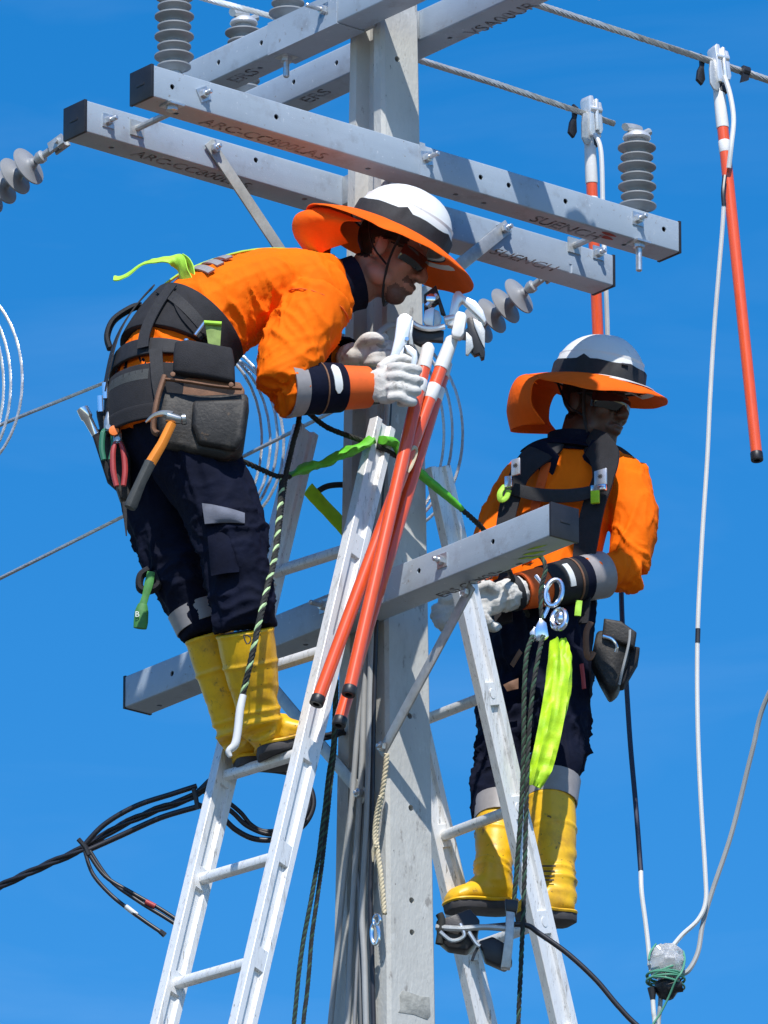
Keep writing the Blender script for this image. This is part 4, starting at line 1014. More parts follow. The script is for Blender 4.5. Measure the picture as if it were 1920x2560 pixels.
m = MB(); nb = at(1436, 1122, YB); strapring(m, (nb - VZ * .03, nb + VZ * .035 + l2 * .006), [.098, .085, .088], .06, .006, 20); m.build('collar', M['navy_cloth'], w2)
for s in (-1, 1):                        # open collar wings
    m = MB(); A = at(1436 + s * 60, 1128, YB - .08); m.prism([(0, .02), (s * .055, .01), (s * .02, -.075), (-s * .012, -.11), (-s * .045, -.035)], A - f2 * -.04, l2, VZ + f2 * .15, f2, .006); m.build('collar_wing', M['navy_cloth'], w2, bevel=.002)
fd = (wL2 - eL2).normalized(); L = (wL2 - eL2).length
for nm, mt, a, b, ra, rb in (('reflective_cuff_band', 'grey_tape', .24, .43, .0715, .069), ('navy_cuff', 'navy_cloth', .43, .50, .070, .070), ('glove_cuff', 'black_pad', .50, .80, .0695, .063), ('glove_gauntlet', 'hi_vis_orange_dark', .80, 1.0, .060, .056)):
    m = MB(); strapring(m, (eL2 + fd * L * a, eL2 + fd * L * b), [ra, (ra + rb) / 2, rb], 0, .006, 28); m.build(nm, M[mt], w2, 60)
m = MB(); strapring(m, (eL2 + fd * L * .535, eL2 + fd * L * .55), [.0715] * 3, 0, .003, 28); m.build('cuff_piping', M['leather_brown'], w2)
m = MB(); bc = eL2 + fd * L * .64; bu = (VZ - fd * fd.z).normalized(); bn = fd.cross(bu); bn = bn if bn.y < 0 else -bn; rows = []
for i in range(9):
    s = (i / 8 - .35) * .075; hw = .010; ang = s / .066; c = bc + bn * (.0695 * math.cos(ang)) + bu * (.0695 * math.sin(ang)); nn = bn * math.cos(ang) + bu * math.sin(ang)
    rows.append([c - fd * hw, c + fd * hw, c + fd * hw - nn * .004, c - fd * hw - nn * .004])
m.loft(rows); m.build('oval_badge', M['button_white'], w2, 60)
fdr = (wR2 - eR2).normalized(); m = MB(); strapring(m, (wR2 - fdr * .06, wR2 + fdr * .01), [.066, .064, .060], 0, .006, 24); m.build('glove_gauntlet', M['hi_vis_orange_dark'], w2)
# gloves, both hands at the strap hardware
YG = YB - .36
gp = [('e', [at(1228, 1500, YG)], (Vector((.055, -.01, .012)), Vector((0, .036, 0)), Vector((-.006, 0, .046)))), ('t', [wL2, at(1250, 1494, YG)], [.048, .048])]
for i, (y0, y1, x1) in enumerate(((1478, 1500, 1190), (1496, 1524, 1192), (1512, 1542, 1202), (1526, 1552, 1218))):
    gp.append(('t', [at(1222, y0, YG - .02), at(1204, (y0 + y1) / 2 - 6, YG - .034), at(x1, y1, YG - .03), at(x1 + 8, y1 + 16, YG - .005), at(x1 + 30, y1 + 14, YG + .02)], [.0155, .016, .0155, .014, .012]))
gp.append(('t', [at(1240, 1478, YG - .03), at(1222, 1462, YG - .05), at(1200, 1468, YG - .055), at(1186, 1482, YG - .05)], [.018, .0175, .016, .013]))
glove(w2, gp)
m = MB(); wd = (at(1228, 1500, YG) - wL2).normalized(); strapring(m, (wL2 + wd * .012, wL2 + wd * .032), [.055, .055, .054], 0, .004, 22); m.build('wrist_strap', M['black_web'], w2)
YR2 = YB - .33
gp = [('e', [at(1128, 1522, YR2)], (Vector((.045, 0, .02)), Vector((0, .034, 0)), Vector((-.012, 0, .040)))), ('t', [wR2, at(1145, 1508, YR2)], [.046, .045])]
for i, (x1, y1) in enumerate(((1090, 1520), (1086, 1538), (1092, 1554), (1104, 1564))):
    gp.append(('t', [at(1122, 1512 + i * 10, YR2 - .012), at(1104, (1512 + i * 10 + y1) / 2 + 4, YR2 - .028), at(x1, y1, YR2 - .018), at(x1 + 10, y1 + 10, YR2 + .01)], [.0150, .0155, .0148, .012]))
gp.append(('t', [at(1140, 1500, YR2 - .02), at(1118, 1496, YR2 - .035), at(1100, 1504, YR2 - .038)], [.017, .0165, .013]))
glove(w2, gp)
# trousers
hA, kA, bA = at(1400, 1660, YB - .12), at(1392, 1830, YB - .20), at(1378, 2010, YB - .26)       # image right leg
hB, kB, bB = at(1296, 1660, YB - .02), at(1256, 1880, YB - .12), at(1250, 2040, YB - .19)        # image left leg
m = MB(); ell(m, at(1345, 1640, YB - .08), l2 * .170, f2 * .125, VZ * .14)
m.tube(spl([hA, hA.lerp(kA, .5), kA, bA], 7), [.108, .098, .086, .072], 20); m.tube(spl([hB, hB.lerp(kB, .5), kB, bB], 7), [.108, .096, .084, .070], 20)
Trunk(ats([(1345, 1640, YB - .08), (1350, 1560, YB - .075), (1358, 1500, YB - .065)]), [.165, .166, .16], [.122, .122, .118], l2).loft(m, 20)
gD = folds(.015, 10, (.1, 0, -1), 6, 12); gE = folds(.013, 15, (1, 0, .2), 4.0, 15)
def dt2(p, n):
    dk = math.exp(-((p - kA).length / .14) ** 2) + math.exp(-((p - kB).length / .14) ** 2)
    return gD(p, n) * .8 + gE(p, n) * (1.1 * dk + .3)
fuse('trousers', m, M['navy_cloth'], w2, .0065, 5, dt2)
m = MB(); d = (bA - kA).normalized(); strapring(m, (bA - d * .085, bA - d * .005), [.083, .080, .078], 0, .004, 24); m.build('reflective_hem_band', M['grey_tape'], w2)
m = MB(); d = (bB - kB).normalized(); strapring(m, (bB - d * .05, bB + d * .02), [.079, .078, .076], 0, .004, 24); m.build('reflective_hem_band', M['grey_tape'], w2)
boot(w2, at(1374, 2002, YB - .26), at(1392, 2215, YB - .32), at(1428, 2302, YB - .31), at(1300, 2288, YB - .39), .078, .058, .050)
bq, _, _ = boot(w2, at(1250, 2040, YB - .19), at(1232, 2190, YB - .26), at(1282, 2272, YB - .22), at(1122, 2266, YB - .33), .073, .056, .050)
for i, (y, w_) in enumerate(((2165, .05), (2178, .045), (2190, .03), (2200, .04))):       # moulded print on the boot shaft
    c = at(1368, y, YB - .385); m = MB(); m.box(c + VZ * 0, (w_ / 2, .001, .0022), (1, 0, 0), (0, 1, 0), VZ)
    par(m.build('boot_print', M['letter_black'], None, 0), w2)
# harness
hs2 = bpy.data.objects.new('harness', None); col.objects.link(hs2); hs2.location = at(1380, 1400, YB); par(hs2, w2)
for L_, w_, mt in (([(1400, 1092, -.02), (1372, 1118, -.09), (1330, 1148, -.125), (1298, 1190, -.135), (1276, 1250, -.14), (1262, 1320, -.155), (1252, 1420, -.21), (1260, 1560, -.27)], [.030, .046, .044, .034, .032, .030, .03, .03], 'black_pad'),
                   ([(1462, 1092, -.05), (1492, 1112, -.13), (1512, 1145, -.165), (1508, 1195, -.18), (1486, 1260, -.185), (1468, 1340, -.195), (1455, 1440, -.195), (1448, 1560, -.20)], [.030, .048, .050, .036, .038, .040, .036, .03], 'black_pad'),
                   ([(1282, 1222, -.155), (1340, 1236, -.175), (1400, 1240, -.185), (1450, 1236, -.19), (1492, 1226, -.19)], [.019, .021, .022, .022, .02], 'black_web'),
                   ([(1490, 1110, -.10), (1545, 1135, -.05), (1580, 1160, .02)], [.02, .024, .02], 'black_pad')):
    m = MB(); m.tube(spl([at(x, y, YB + d) for x, y, d in L_], 6), w_, 8, up=f2, flat=.16, sq=.6); m.build('strap', M[mt], hs2, 50)
m = MB(); T2.patch(m, .84, .98, -155, -25, .022, .012, 4, 16); m.build('neck_scarf', M['navy_cloth'], w2, 60, bevel=.003)
m = MB(); T2.patch(m, .15, .27, -60, 240, .018, .018, 4, 30); m.build('waist_belt', M['black_pad'], hs2, 50, bevel=.003)
for (x, y, wd_) in ((1502, 1195, .020), (1290, 1168, .014)):
    c = at(x, y, YB - .200); m = MB(); m.box(c, (wd_, .005, .026), l2 + VZ * .15, f2, VZ); m.build('adjuster_plate', M['buckle_steel'], hs2, bevel=.002)
    m = MB(); 
    for q in range(4):
        a = R(45 * q); d_ = l2 * math.cos(a) + VZ * math.sin(a); m.box(c + f2 * .0056 + VZ * .004, (.0075, .0006, .0012), d_, f2, d_.cross(f2))
    m.build('plate_mark', M['letter_black'], hs2)
m = MB(); m.box(at(1497, 1220, YB - .215), (.024, .008, .010), l2, f2, VZ); m.build('buckle', M['chrome'], hs2, bevel=.003)
m = MB(); m.box(at(1488, 1243, YB - .218), (.013, .006, .020), l2, f2, VZ); m.build('lime_tab', M['lime_yellow'], hs2, bevel=.002)
m = MB(); m.tube(spl(ats([(1262, 1215, YB - .16), (1250, 1232, YB - .17), (1252, 1250, YB - .17), (1266, 1244, YB - .17), (1272, 1226, YB - .17)]), 4), .009, 8, up=f2, flat=.6); m.build('lime_tab', M['lime_web'], hs2)
m = MB(); m.box(at(1272, 1205, YB - .18), (.012, .006, .018), l2, f2, VZ); m.build('buckle', M['chrome'], hs2, bevel=.002)
quadpatch([(1440, 1500), (1456, 1502), (1452, 1540), (1436, 1538)], YB - .25, 'lime_web', 'lime_loop', hs2, th=.006, bulge=.002)
# tool pouch on his left hip
pc2 = bpy.data.objects.new('tool_pouch', None); col.objects.link(pc2); pc2.location = at(1530, 1640, YB - 0.170); par(pc2, w2)
bag(pc2, 'pouch_body', 'leather_black', [(1492, 1575), (1540, 1570), (1580, 1600), (1572, 1650), (1545, 1720), (1525, 1735), (1500, 1690), (1478, 1640)], YB - 0.260, .10, .010)
bag(pc2, 'pouch_flap', 'leather_black', [(1510, 1545), (1552, 1552), (1592, 1580), (1586, 1620), (1560, 1610), (1505, 1590)], YB - 0.280, .03, .006)
bag(pc2, 'side_pocket', 'black_pad', [(1562, 1610), (1600, 1618), (1595, 1650), (1560, 1710), (1548, 1712)], YB - 0.240, .06, .006)
m = MB(); m.tube(spl(ats([(1478, 1556, YB - 0.295), (1466, 1580, YB - 0.300), (1466, 1628, YB - 0.300), (1474, 1645, YB - 0.295), (1484, 1630, YB - 0.295)]), 5), .010, 8, up=f2, flat=.5); m.build('leather_edge', M['leather_brown'], pc2)
m = MB(); m.tube(spl(ats([(1508, 1590, YB - 0.315), (1530, 1598, YB - 0.320), (1542, 1615, YB - 0.318), (1540, 1630, YB - 0.310)]), 5), [.006, .005, .004, .006], 8); m.build('snap_hook', M['chrome'], pc2)
m = MB(); m.tube(spl(ats([(1575, 1575, YB - 0.300), (1572, 1610, YB - 0.300), (1555, 1680, YB - 0.290), (1548, 1712, YB - 0.280)]), 5), .004, 6); m.build('seam_trim', M['grey_cable'], pc2)
m = MB(); m.tube(spl(ats([(1454, 1660, YB - 0.270), (1458, 1695, YB - 0.270), (1460, 1722, YB - 0.270)]), 4), .007, 8, up=f2, flat=.4); m.build('red_tape', M['pliers_red'], pc2)
quadpatch([(1268, 1650), (1300, 1608), (1330, 1605), (1320, 1640), (1285, 1672)], YB - 0.200, 'rope_sisal', 'tan_patch', w2) if False else None
for px in ([(1275, 1660), (1298, 1622), (1306, 1632), (1284, 1668)], [(1258, 1712), (1296, 1695), (1296, 1722), (1268, 1728)]):
    quadpatch(px, YB - 0.250, 'leather_brown', 'leather_patch', w2, th=.004, bulge=.006)

m = MB(); T2.band(m, [(.34, -92), (.5, -92), (.68, -92), (.83, -92)], .030, .010, .004, 6); m.build('placket', M['hi_vis_orange_dark'], w2)
for t in (.45, .58, .70, .80):
    m = MB(); c = T2.at(t, -92, .014); m.lathe(c, f2, [(0, .006), (.003, .0055)], 10); m.build('button', M['hi_vis_orange_dark'], w2)
# ------------------------------------------------------------------ clamp heads of the sticks in front of the pole
def plate(parent, nm, mt, px, Y, d=.018, bev=.002):
    A = [at(x, y, Y) for x, y in px]; m = MB(); n = len(A); B_ = [p + Vector((0, d, 0)) for p in A]
    m.add(A + B_, [(i, (i + 1) % n, n + (i + 1) % n, n + i) for i in range(n)] + [tuple(range(n - 1, -1, -1)), tuple(range(n, 2 * n))])
    return m.build(nm, M[mt], parent, 35, bevel=bev)
YH = -.43
plate(t3, 'upper_jaw', 'aluminium_clean', [(1118, 812), (1132, 738), (1140, 727), (1150, 727), (1160, 738), (1190, 752), (1208, 775), (1216, 800), (1211, 808), (1203, 797), (1180, 775), (1156, 752), (1148, 760), (1142, 790), (1134, 815)], YH, .03, .003)
plate(t3, 'jaw_block', 'white_plastic', [(1128, 832), (1138, 785), (1144, 776), (1162, 780), (1167, 790), (1160, 832), (1152, 843), (1132, 840)], YH - .012, .04, .005)
plate(t3, 'lower_jaw', 'black_plastic', [(1168, 795), (1180, 790), (1196, 830), (1213, 878), (1211, 892), (1203, 895), (1198, 882), (1186, 886), (1172, 870)], YH + .005, .03)
plate(t3, 'jaw_plate', 'galvanised', [(1182, 795), (1204, 806), (1213, 826), (1212, 872), (1200, 848), (1186, 815)], YH + .0, .012)
plate(t3, 'jaw_plate', 'galvanised', [(1165, 828), (1180, 842), (1184, 868), (1170, 888), (1164, 886)], YH - .004, .012)
m = MB(); m.tube(ats([(1112, 802, YH + .01), (1136, 796, YH + .01)]), .014, 10); m.build('bolt', M['aluminium_clean'], t3)
plate(t4, 'pivot_plate', 'aluminium_clean', [(1062, 776), (1078, 768), (1086, 768), (1082, 815), (1064, 812), (1058, 800)], YH, .02)
plate(t4, 'pivot_plate', 'galvanised', [(1086, 772), (1098, 778), (1104, 795), (1098, 815), (1084, 815)], YH + .004, .02)
m = MB(); m.tube(spl(ats([(1030, 806, YH), (1050, 818, YH), (1080, 822, YH), (1112, 816, YH)]), 5), .0085, 8); m.build('trigger_rod', M['aluminium_clean'], t4)
plate(t4, 'hook', 'black_plastic', [(1032, 812), (1060, 822), (1110, 826), (1108, 852), (1078, 850), (1052, 862), (1030, 850)], YH + .01, .025)
m = MB(); m.lathe(at(1077, 748, YH), (0, -1, 0), [(-.01, .014), (.01, .014), (.012, .009)], 12); m.tube(ats([(1066, 766, YH), (1092, 738, YH)]), .010, 8); m.build('eye_bolt', M['chrome'], t4)
plate(t4, 'keeper', 'black_plastic', [(1060, 736), (1090, 712), (1096, 730), (1110, 772), (1116, 790), (1102, 782), (1096, 756), (1080, 768), (1060, 790)], YH + .02, .02)
gc = thing('grounding_clamp', at(1000, 930, -.53), 'white metal clamp frame gripped in the gloved hand of the bent worker', 'clamp')
YC = -.545
plate(gc, 'clamp_arm', 'aluminium_clean', [(992, 795), (1002, 784), (1016, 783), (1032, 792), (1026, 822), (1018, 858), (1010, 866), (990, 905), (968, 940), (956, 938), (978, 880), (986, 845)], YC, .035, .004)
plate(gc, 'frame_bar', 'aluminium_clean', [(1010, 862), (1026, 864), (1042, 876), (1044, 892), (1036, 935), (1024, 935), (1030, 890), (1018, 880)], YC + .002, .033, .003)
plate(gc, 'frame_bar', 'aluminium_clean', [(1002, 866), (1012, 866), (996, 935), (980, 935)], YC + .003, .03, .003)
plate(gc, 'bracket', 'galvanised', [(1020, 806), (1034, 800), (1030, 835), (1034, 862), (1022, 860)], YC + .006, .03)
m = MB(); m.lathe(at(1017, 848, YC), (0, -1, 0), [(0, .007), (.005, .006)], 10); m.build('pin', M['chrome'], gc)
# grey conductor end in his other hand
wire('jumper_cable', 'grey cable end held in the far glove of the bent worker', 'cable', ats([(1000, 880, -.30), (960, 870, -.36), (940, 850, -.38), (955, 825, -.36), (990, 812, -.30), (1040, 835, -.22)]), .010, M['grey_cable'])

ts = thing('tie_strap', at(1026, 1150, -.47), 'small tan strap tying the orange sticks together', 'strap')
m = MB(); m.tube(spl(ats([(1010, 1138, -.48), (1022, 1128, -.49), (1036, 1118, -.485), (1040, 1132, -.47), (1028, 1165, -.48), (1018, 1180, -.485)]), 5), .006, 8, up=(0, 1, 0), flat=.5); m.build('band', M['rope_sisal'], ts)
# ------------------------------------------------------------------ cables in the recess of the pole
def onp(L, k): return [onplane(x, y, VA, k) for x, y in L]
PC = 'grey cables running down the pole'
for lab, L_, k, r, mt in (
    ('leftmost pale cable in the recess of the pole', [(800, 2800), (826, 2560), (845, 2350), (860, 2200), (873, 2080), (888, 1900), (902, 1700), (917, 1500), (932, 1250), (946, 1060), (950, 960), (952, 860)], -.118, .0088, 'grey_cable'),
    ('second pale cable from the left in the pole recess', [(855, 2800), (868, 2560), (878, 2350), (886, 2200), (894, 2080), (905, 1900), (912, 1700), (925, 1450), (940, 1200), (957, 1050), (960, 960), (962, 860)], -.112, .0092, 'grey_cable'),
    ('third pale cable in the pole recess, bulging near the splice rope', [(920, 2800), (915, 2560), (911, 2400), (905, 2280), (912, 2150), (917, 2060), (922, 1900), (926, 1700), (938, 1400), (950, 1200), (966, 1050), (970, 950), (972, 860)], -.116, .0096, 'grey_cable'),
    ('thin pale wire between the grey pole cables', [(875, 2800), (886, 2560), (892, 2420), (898, 2250), (888, 2100), (900, 1950), (908, 1800), (918, 1550), (934, 1300), (952, 1100), (956, 960)], -.104, .0050, 'silicone_light'),
    ('dark cable on the right of the pole recess', [(940, 2800), (934, 2560), (930, 2400), (926, 2250), (930, 2100), (932, 1900), (936, 1700), (944, 1450), (956, 1200), (972, 1050), (976, 930)], -.108, .0080, 'black_cable'),
    ('thin dark wire among the pole cables', [(905, 2800), (903, 2560), (900, 2300), (906, 2100), (912, 1900), (918, 1600), (930, 1350), (945, 1150), (962, 1040), (965, 940)], -.098, .0060, 'grey_cable_dark')):
    wire('pole_cable', lab, 'cable', onp(L_, k), r, M[mt], PC)
# laid sisal rope with a splice and a snap hook
mb = MB(); P = spl(onp([(967, 1885), (963, 1930), (955, 1985), (945, 2040), (940, 2085), (944, 2130), (951, 2180), (957, 2235), (961, 2285)], -.142), 6)
mb.rope(P, .0085, 3, .038, 6); P2 = spl(onp([(951, 1990), (940, 2040), (936, 2090), (940, 2120)], -.150), 5); mb.rope(P2, .0070, 3, .034, 6)
P3 = spl(onp([(939, 2110), (933, 2130), (932, 2155)], -.152), 4); mb.tube(P3, [.007, .006, .002], 6)
tag(mb.build('hand_rope', M['rope_sisal'], None, 60), 'beige twisted rope with a splice hanging on the pole corner', 'rope')
def ring(mb, c, rx, ry, nrm, r, n=20, rot=0, up=VZ):
    nrm = Vector(nrm).normalized(); u = nrm.cross(up).normalized(); v_ = u.cross(nrm)
    pts = [Vector(c) + u * (math.cos(2 * math.pi * i / n + 0) * rx) + v_ * (math.sin(2 * math.pi * i / n) * ry) for i in range(n)]
    q = Matrix.Rotation(rot, 3, nrm); pts = [Vector(c) + q @ (p - Vector(c)) for p in pts]
    mb.tube(pts, r, 8, closed=True); return mb
sh = thing('snap_hook', onplane(944, 2360, VA, -.15), 'chrome snap hook at the end of the beige rope on the pole', 'snap hook')
m = MB(); ring(m, onplane(942, 2300, VA, -.15), .012, .016, (-.6, -.8, 0), .0045); m.build('eye', M['chrome'], sh)
m = MB(); ring(m, onplane(938, 2335, VA, -.15), .013, .032, (-.6, -.8, 0), .006, rot=.1); m.build('hook', M['chrome'], sh)
# ------------------------------------------------------------------ ropes beside the left ladder
def rope2(label, pts, r, mts, strands=4, pitch=.045, k=8, nm='rope', group=None):
    mb = MB(); mb.tube(spl(pts, k), r * .6, 6, mi=0); mb.rope(spl(pts, k), r, strands, pitch, 5, mis=tuple(range(len(mts)))); o = mb.build(nm, [M[x] for x in mts], None, 60)
    return tag(o, label, 'rope', group)
rope2('left of two dark ropes hanging down beside the left ladder', ats([(838, 1700, -.30), (834, 1850, -.30), (822, 1935, -.30), (808, 2050, -.30), (793, 2163, -.30), (770, 2290, -.30), (752, 2394, -.30), (735, 2560, -.30), (715, 2800, -.30)]), .0070, ['rope_black', 'rope_green'], group='dark hand ropes')
rope2('right of two dark ropes hanging down beside the left ladder', ats([(842, 1700, -.27), (838, 1850, -.27), (828, 1950, -.27), (812, 2100, -.27), (797, 2220, -.27), (781, 2330, -.27), (768, 2480, -.27), (758, 2560, -.27), (740, 2800, -.27)]), .0068, ['rope_black', 'rope_black', 'rope_green'], group='dark hand ropes')
tg = thing('positioning_rope', at(580, 1875, -.70), 'lime and black braided rope with a clear plastic sleeve end beside the yellow boots', 'rope')
mb = MB(); P = spl(ats([(706, 1200, -.44), (698, 1290, -.52), (688, 1385, -.60), (668, 1470, -.67), (650, 1545, -.71), (632, 1630, -.715), (618, 1690, -.70), (606, 1742, -.685)]), 8); mb.tube(P, .0065, 6, mi=1); mb.rope(P, .0095, 4, .062, 5, mis=(0, 1, 1, 1)); mb.build('braid', [M['rope_lime'], M['rope_black']], tg, 60)
m = MB(); m.tube(spl(ats([(608, 1738, -.69), (600, 1775, -.69), (594, 1830, -.69), (587, 1862, -.69), (572, 1878, -.69), (576, 1892, -.69)]), 5), [.0105, .012, .012, .0125, .010, .006], 10); m.build('clear_sleeve', M['white_cable'], tg)
rope2('black rope running from the bent worker hip along his leg', ats([(752, 1005, -.46), (745, 1062, -.46), (732, 1110, -.46), (716, 1180, -.42), (708, 1230, -.44), (700, 1300, -.50), (692, 1370, -.57)]), .0085, ['rope_black'])
# ------------------------------------------------------------------ lanyards round the pole
def sheath(parent, nm, mt, pts, r, flat=.5, up=(0, -.5, 1), crinkle=.004, fr=60):
    mb = MB(); P = spl(pts, 8); mb.tube(P, r, 12, up=up, flat=flat)
    for v in mb.v: v += Vector((noise.noise(v * fr), noise.noise(v * fr + Vector((9, 0, 0))), noise.noise(v * fr + Vector((0, 7, 0))))) * crinkle
    return mb.build(nm, M[mt], parent, 50)
ly = thing('lanyard', at(720, 1190, -.34), 'lime green sheathed lanyard passed around the pole between the two workers', 'lanyard')
sheath(ly, 'sheath', 'lime_green', ats([(722, 1192, -.345), (760, 1172, -.35), (805, 1160, -.35), (850, 1140, -.345), (895, 1118, -.335), (935, 1098, -.33)]), [.020, .030, .025, .031, .025, .028], .45, crinkle=.010, fr=34)
sheath(ly, 'sheath', 'lime_green', ats([(955, 1100, -.30), (985, 1108, -.26), (1012, 1145, -.24), (1060, 1192, -.20), (1110, 1234, -.16), (1156, 1274, -.12)]), [.022, .024, .023, .023, .021, .013], .6, crinkle=.002)
mb = MB(); mb.rope(spl(ats([(600, 1150, -.55), (640, 1168, -.50), (690, 1190, -.42), (725, 1192, -.36)]), 6), .0085, 3, .05, 5); mb.build('rope', M['rope_black'], ly)
mb = MB(); mb.rope(spl(ats([(1150, 1270, -.125), (1180, 1296, -.08), (1215, 1332, .02), (1260, 1400, .20), (1320, 1540, .45)]), 6), .0085, 3, .05, 5); mb.build('rope', M['rope_black'], ly)
l2y = thing('lanyard', at(790, 1240, .08), 'lime flat strap seen through the left ladder behind the pole', 'lanyard')
sheath(l2y, 'strap', 'lime_yellow', ats([(770, 1222, .02), (800, 1255, .05), (850, 1308, .10), (905, 1368, .14)]), .024, .2, up=(0, -1, .3), crinkle=.001)
mb = MB(); mb.rope(spl(ats([(770, 1030, -.36), (810, 1064, -.33), (850, 1082, -.32), (900, 1100, -.31), (948, 1118, -.29), (990, 1140, -.24)]), 6), .0085, 4, .045, 5); tag(mb.build('rope', M['rope_black'], None, 60), 'black rope slanting behind the bent worker cuff to the pole', 'rope')
wire('rope', 'short black rope behind the left ladder top', 'rope', ats([(780, 1240, .05), (812, 1218, .05), (846, 1212, .05), (880, 1214, .05)]), .009, M['rope_black'])
# ------------------------------------------------------------------ loose conductor loops
def arc(c, rx, ry, a0, a1, Y0, Y1, n=26, sq=0):
    return [at(c[0] + rx * math.cos(R(a)) + sq * math.sin(R(a)), c[1] - ry * math.sin(R(a)), Y0 + (Y1 - Y0) * i / n) for i, a in enumerate(np.linspace(a0, a1, n + 1))]
def coil(label, sets):
    th = thing('conductor_coil', sets[0][0], label, 'wire coil', 'loose loops of bare conductor')
    for P in sets:
        mb = MB(); mb.tube(P, .0032, 6); mb.rope(P, .0048, 5, .055, 4, sub=5); mb.build('loop', M['bare_wire'], th, 60)
coil('bare conductor loops at the left edge of the picture', [arc((-120, 950), 176, 250, 110, -110, .5, .45), arc((-125, 960), 152, 245, 110, -110, .52, .5), arc((-128, 965), 137, 240, 110, -110, .5, .54)])
coil('bare conductor loops behind the bent worker elbow', [arc((505, 1110), 205, 235, 150, -120, .35, .3), arc((512, 1095), 182, 240, 150, -120, .37, .36), arc((508, 1105), 168, 235, 150, -120, .36, .4), arc((505, 1100), 150, 230, 150, -120, .33, .42)])
coil('bare conductor loops right of the orange sticks behind the pole', [arc((975, 1085), 182, 250, 100, -75, .36, .3), arc((968, 1080), 163, 245, 100, -75, .38, .36), arc((962, 1085), 148, 240, 100, -75, .36, .4)])
strand('line_wire', 'upper thin line wire leaving to the left edge', 'wire', ats([(-200, 1150, 1.6), (30, 1050, 1.2), (265, 955, .8), (560, 830, .35), (840, 705, .05)]), .0058, M['conductor'], 'thin line wires to the left', pitch=.08)
strand('line_wire', 'lower thin line wire leaving to the left edge', 'wire', ats([(-200, 1546, 1.6), (0, 1446, 1.3), (310, 1290, .85), (620, 1135, .4), (845, 1022, .06)]), .0058, M['conductor'], 'thin line wires to the left', pitch=.08)
# ------------------------------------------------------------------ twisted low voltage bundle, lower left
lv = thing('service_cable', at(330, 2060, -.1), 'black twisted cable bundle with loose tails crossing behind the left ladder', 'cable')
mb = MB(); P = spl(ats([(-200, 2315, .3), (0, 2216, .12), (110, 2165, .05), (210, 2120, .0), (300, 2065, -.03), (390, 2025, -.05), (480, 1992, -.07), (545, 1940, -.08), (620, 1900, -.08), (740, 1860, -.06), (860, 1830, .0)]), 8)
mb.rope(P, .0120, 3, .26, 7, sub=9); mb.build('bundle', M['black_cable'], lv, 60)
mb = MB(); P = spl(ats([(205, 2120, -.03), (260, 2062, -.05), (340, 2015, -.07), (430, 1985, -.09), (492, 1965, -.09)]), 8); mb.tube(P, .0080, 8); mb.build('core', M['black_cable'], lv, 60)
mb = MB(); P = spl(ats([(215, 2128, -.03), (300, 2090, -.04), (400, 2045, -.07), (490, 2018, -.09)]), 8); mb.tube(P, .0085, 8); mb.build('core', M['black_cable'], lv, 60)
for L_ in ([(212, 2128), (232, 2185), (275, 2235), (320, 2272), (365, 2305), (408, 2334)], [(218, 2128), (262, 2190), (330, 2232), (400, 2272), (455, 2308)], [(225, 2128), (275, 2200), (345, 2252), (410, 2292), (470, 2330)]):
    mb = MB(); mb.tube(spl(ats([(x, y, -.06 - i * .008) for i, (x, y) in enumerate(L_)]), 6), .0062, 8); mb.build('tail', M['black_cable'], lv, 60)
for a, b, mt in (((314, 2266), (342, 2288), 'white_cable'), ((364, 2254), (388, 2266), 'pliers_red')):
    m = MB(); Y_ = -.085; m.tube([at(*a, Y_), at(*b, Y_)], .0078, 10); m.build('tape', M[mt], lv)
m = MB(); m.tube(ats([(400, 2328, -.10), (412, 2338, -.10)]), [.008, .009], 8); m.build('end_cap', M['black_plastic'], lv)
for L_ in ([(196, 2098), (214, 2118), (222, 2138)], [(484, 1972), (490, 1995), (494, 2022)]):
    m = MB(); m.tube(ats([(x, y, -.10) for x, y in L_]), .0075, 8); m.build('clip', M['black_plastic'], lv)
for L_, r in (([(490, 2010), (545, 2035), (590, 2075), (640, 2098), (700, 2096), (757, 2065), (783, 2015), (772, 1965), (730, 1935), (660, 1924), (590, 1924), (545, 1940)], .0085), ([(520, 1985), (580, 2030), (620, 2066), (680, 2086), (740, 2064), (772, 2015), (760, 1965), (715, 1930), (650, 1914), (590, 1917)], .0075),
              ([(500, 1975), (560, 2000), (600, 2030), (628, 2062), (662, 2078), (710, 2070), (752, 2030), (754, 1975), (716, 1922), (660, 1904), (600, 1907)], .0068)):
    L_ = [(x, y, -.08 + .004 * k_ + r * 3) for k_, (x, y) in enumerate(L_)]
    mb = MB(); mb.tube(spl(ats(L_), 7), r, 8); mb.build('loop', M['black_cable'], lv, 60)
# ------------------------------------------------------------------ leads of the grounding set, right
g1 = thing('grounding_lead', at(1620, 2390, .95), 'lead running down behind the standing worker, dark above and white below', 'cable', 'leads of the grounding set')
m = MB(); m.tube(spl(ats([(1487, 335, .90), (1500, 365, .89), (1505, 420, .89), (1508, 560, .90), (1514, 700, .90), (1518, 800, .93), (1522, 950, .98), (1532, 1090, .98), (1545, 1250, .98), (1552, 1450, .98)]), 6), .0075, 8); m.build('white_section', M['white_cable'], g1)
m = MB(); m.tube(spl(ats([(1552, 1440, 1.0), (1556, 1560, 1.0), (1563, 1660, 1.0), (1575, 1850, 1.0), (1590, 2020, .98), (1602, 2178, .96)]), 6), .0082, 8); m.build('dark_section', M['navy_cable'], g1)
m = MB(); m.tube(spl(ats([(1602, 2174, .96), (1604, 2230, .95), (1613, 2300, .95), (1619, 2350, .95), (1624, 2402, .95)]), 6), .0072, 8); m.build('white_section', M['white_cable'], g1)
g2 = thing('grounding_lead', at(1675, 2380, .95), 'long white lead curving down from the far right stick to the clear ball', 'cable', 'leads of the grounding set')
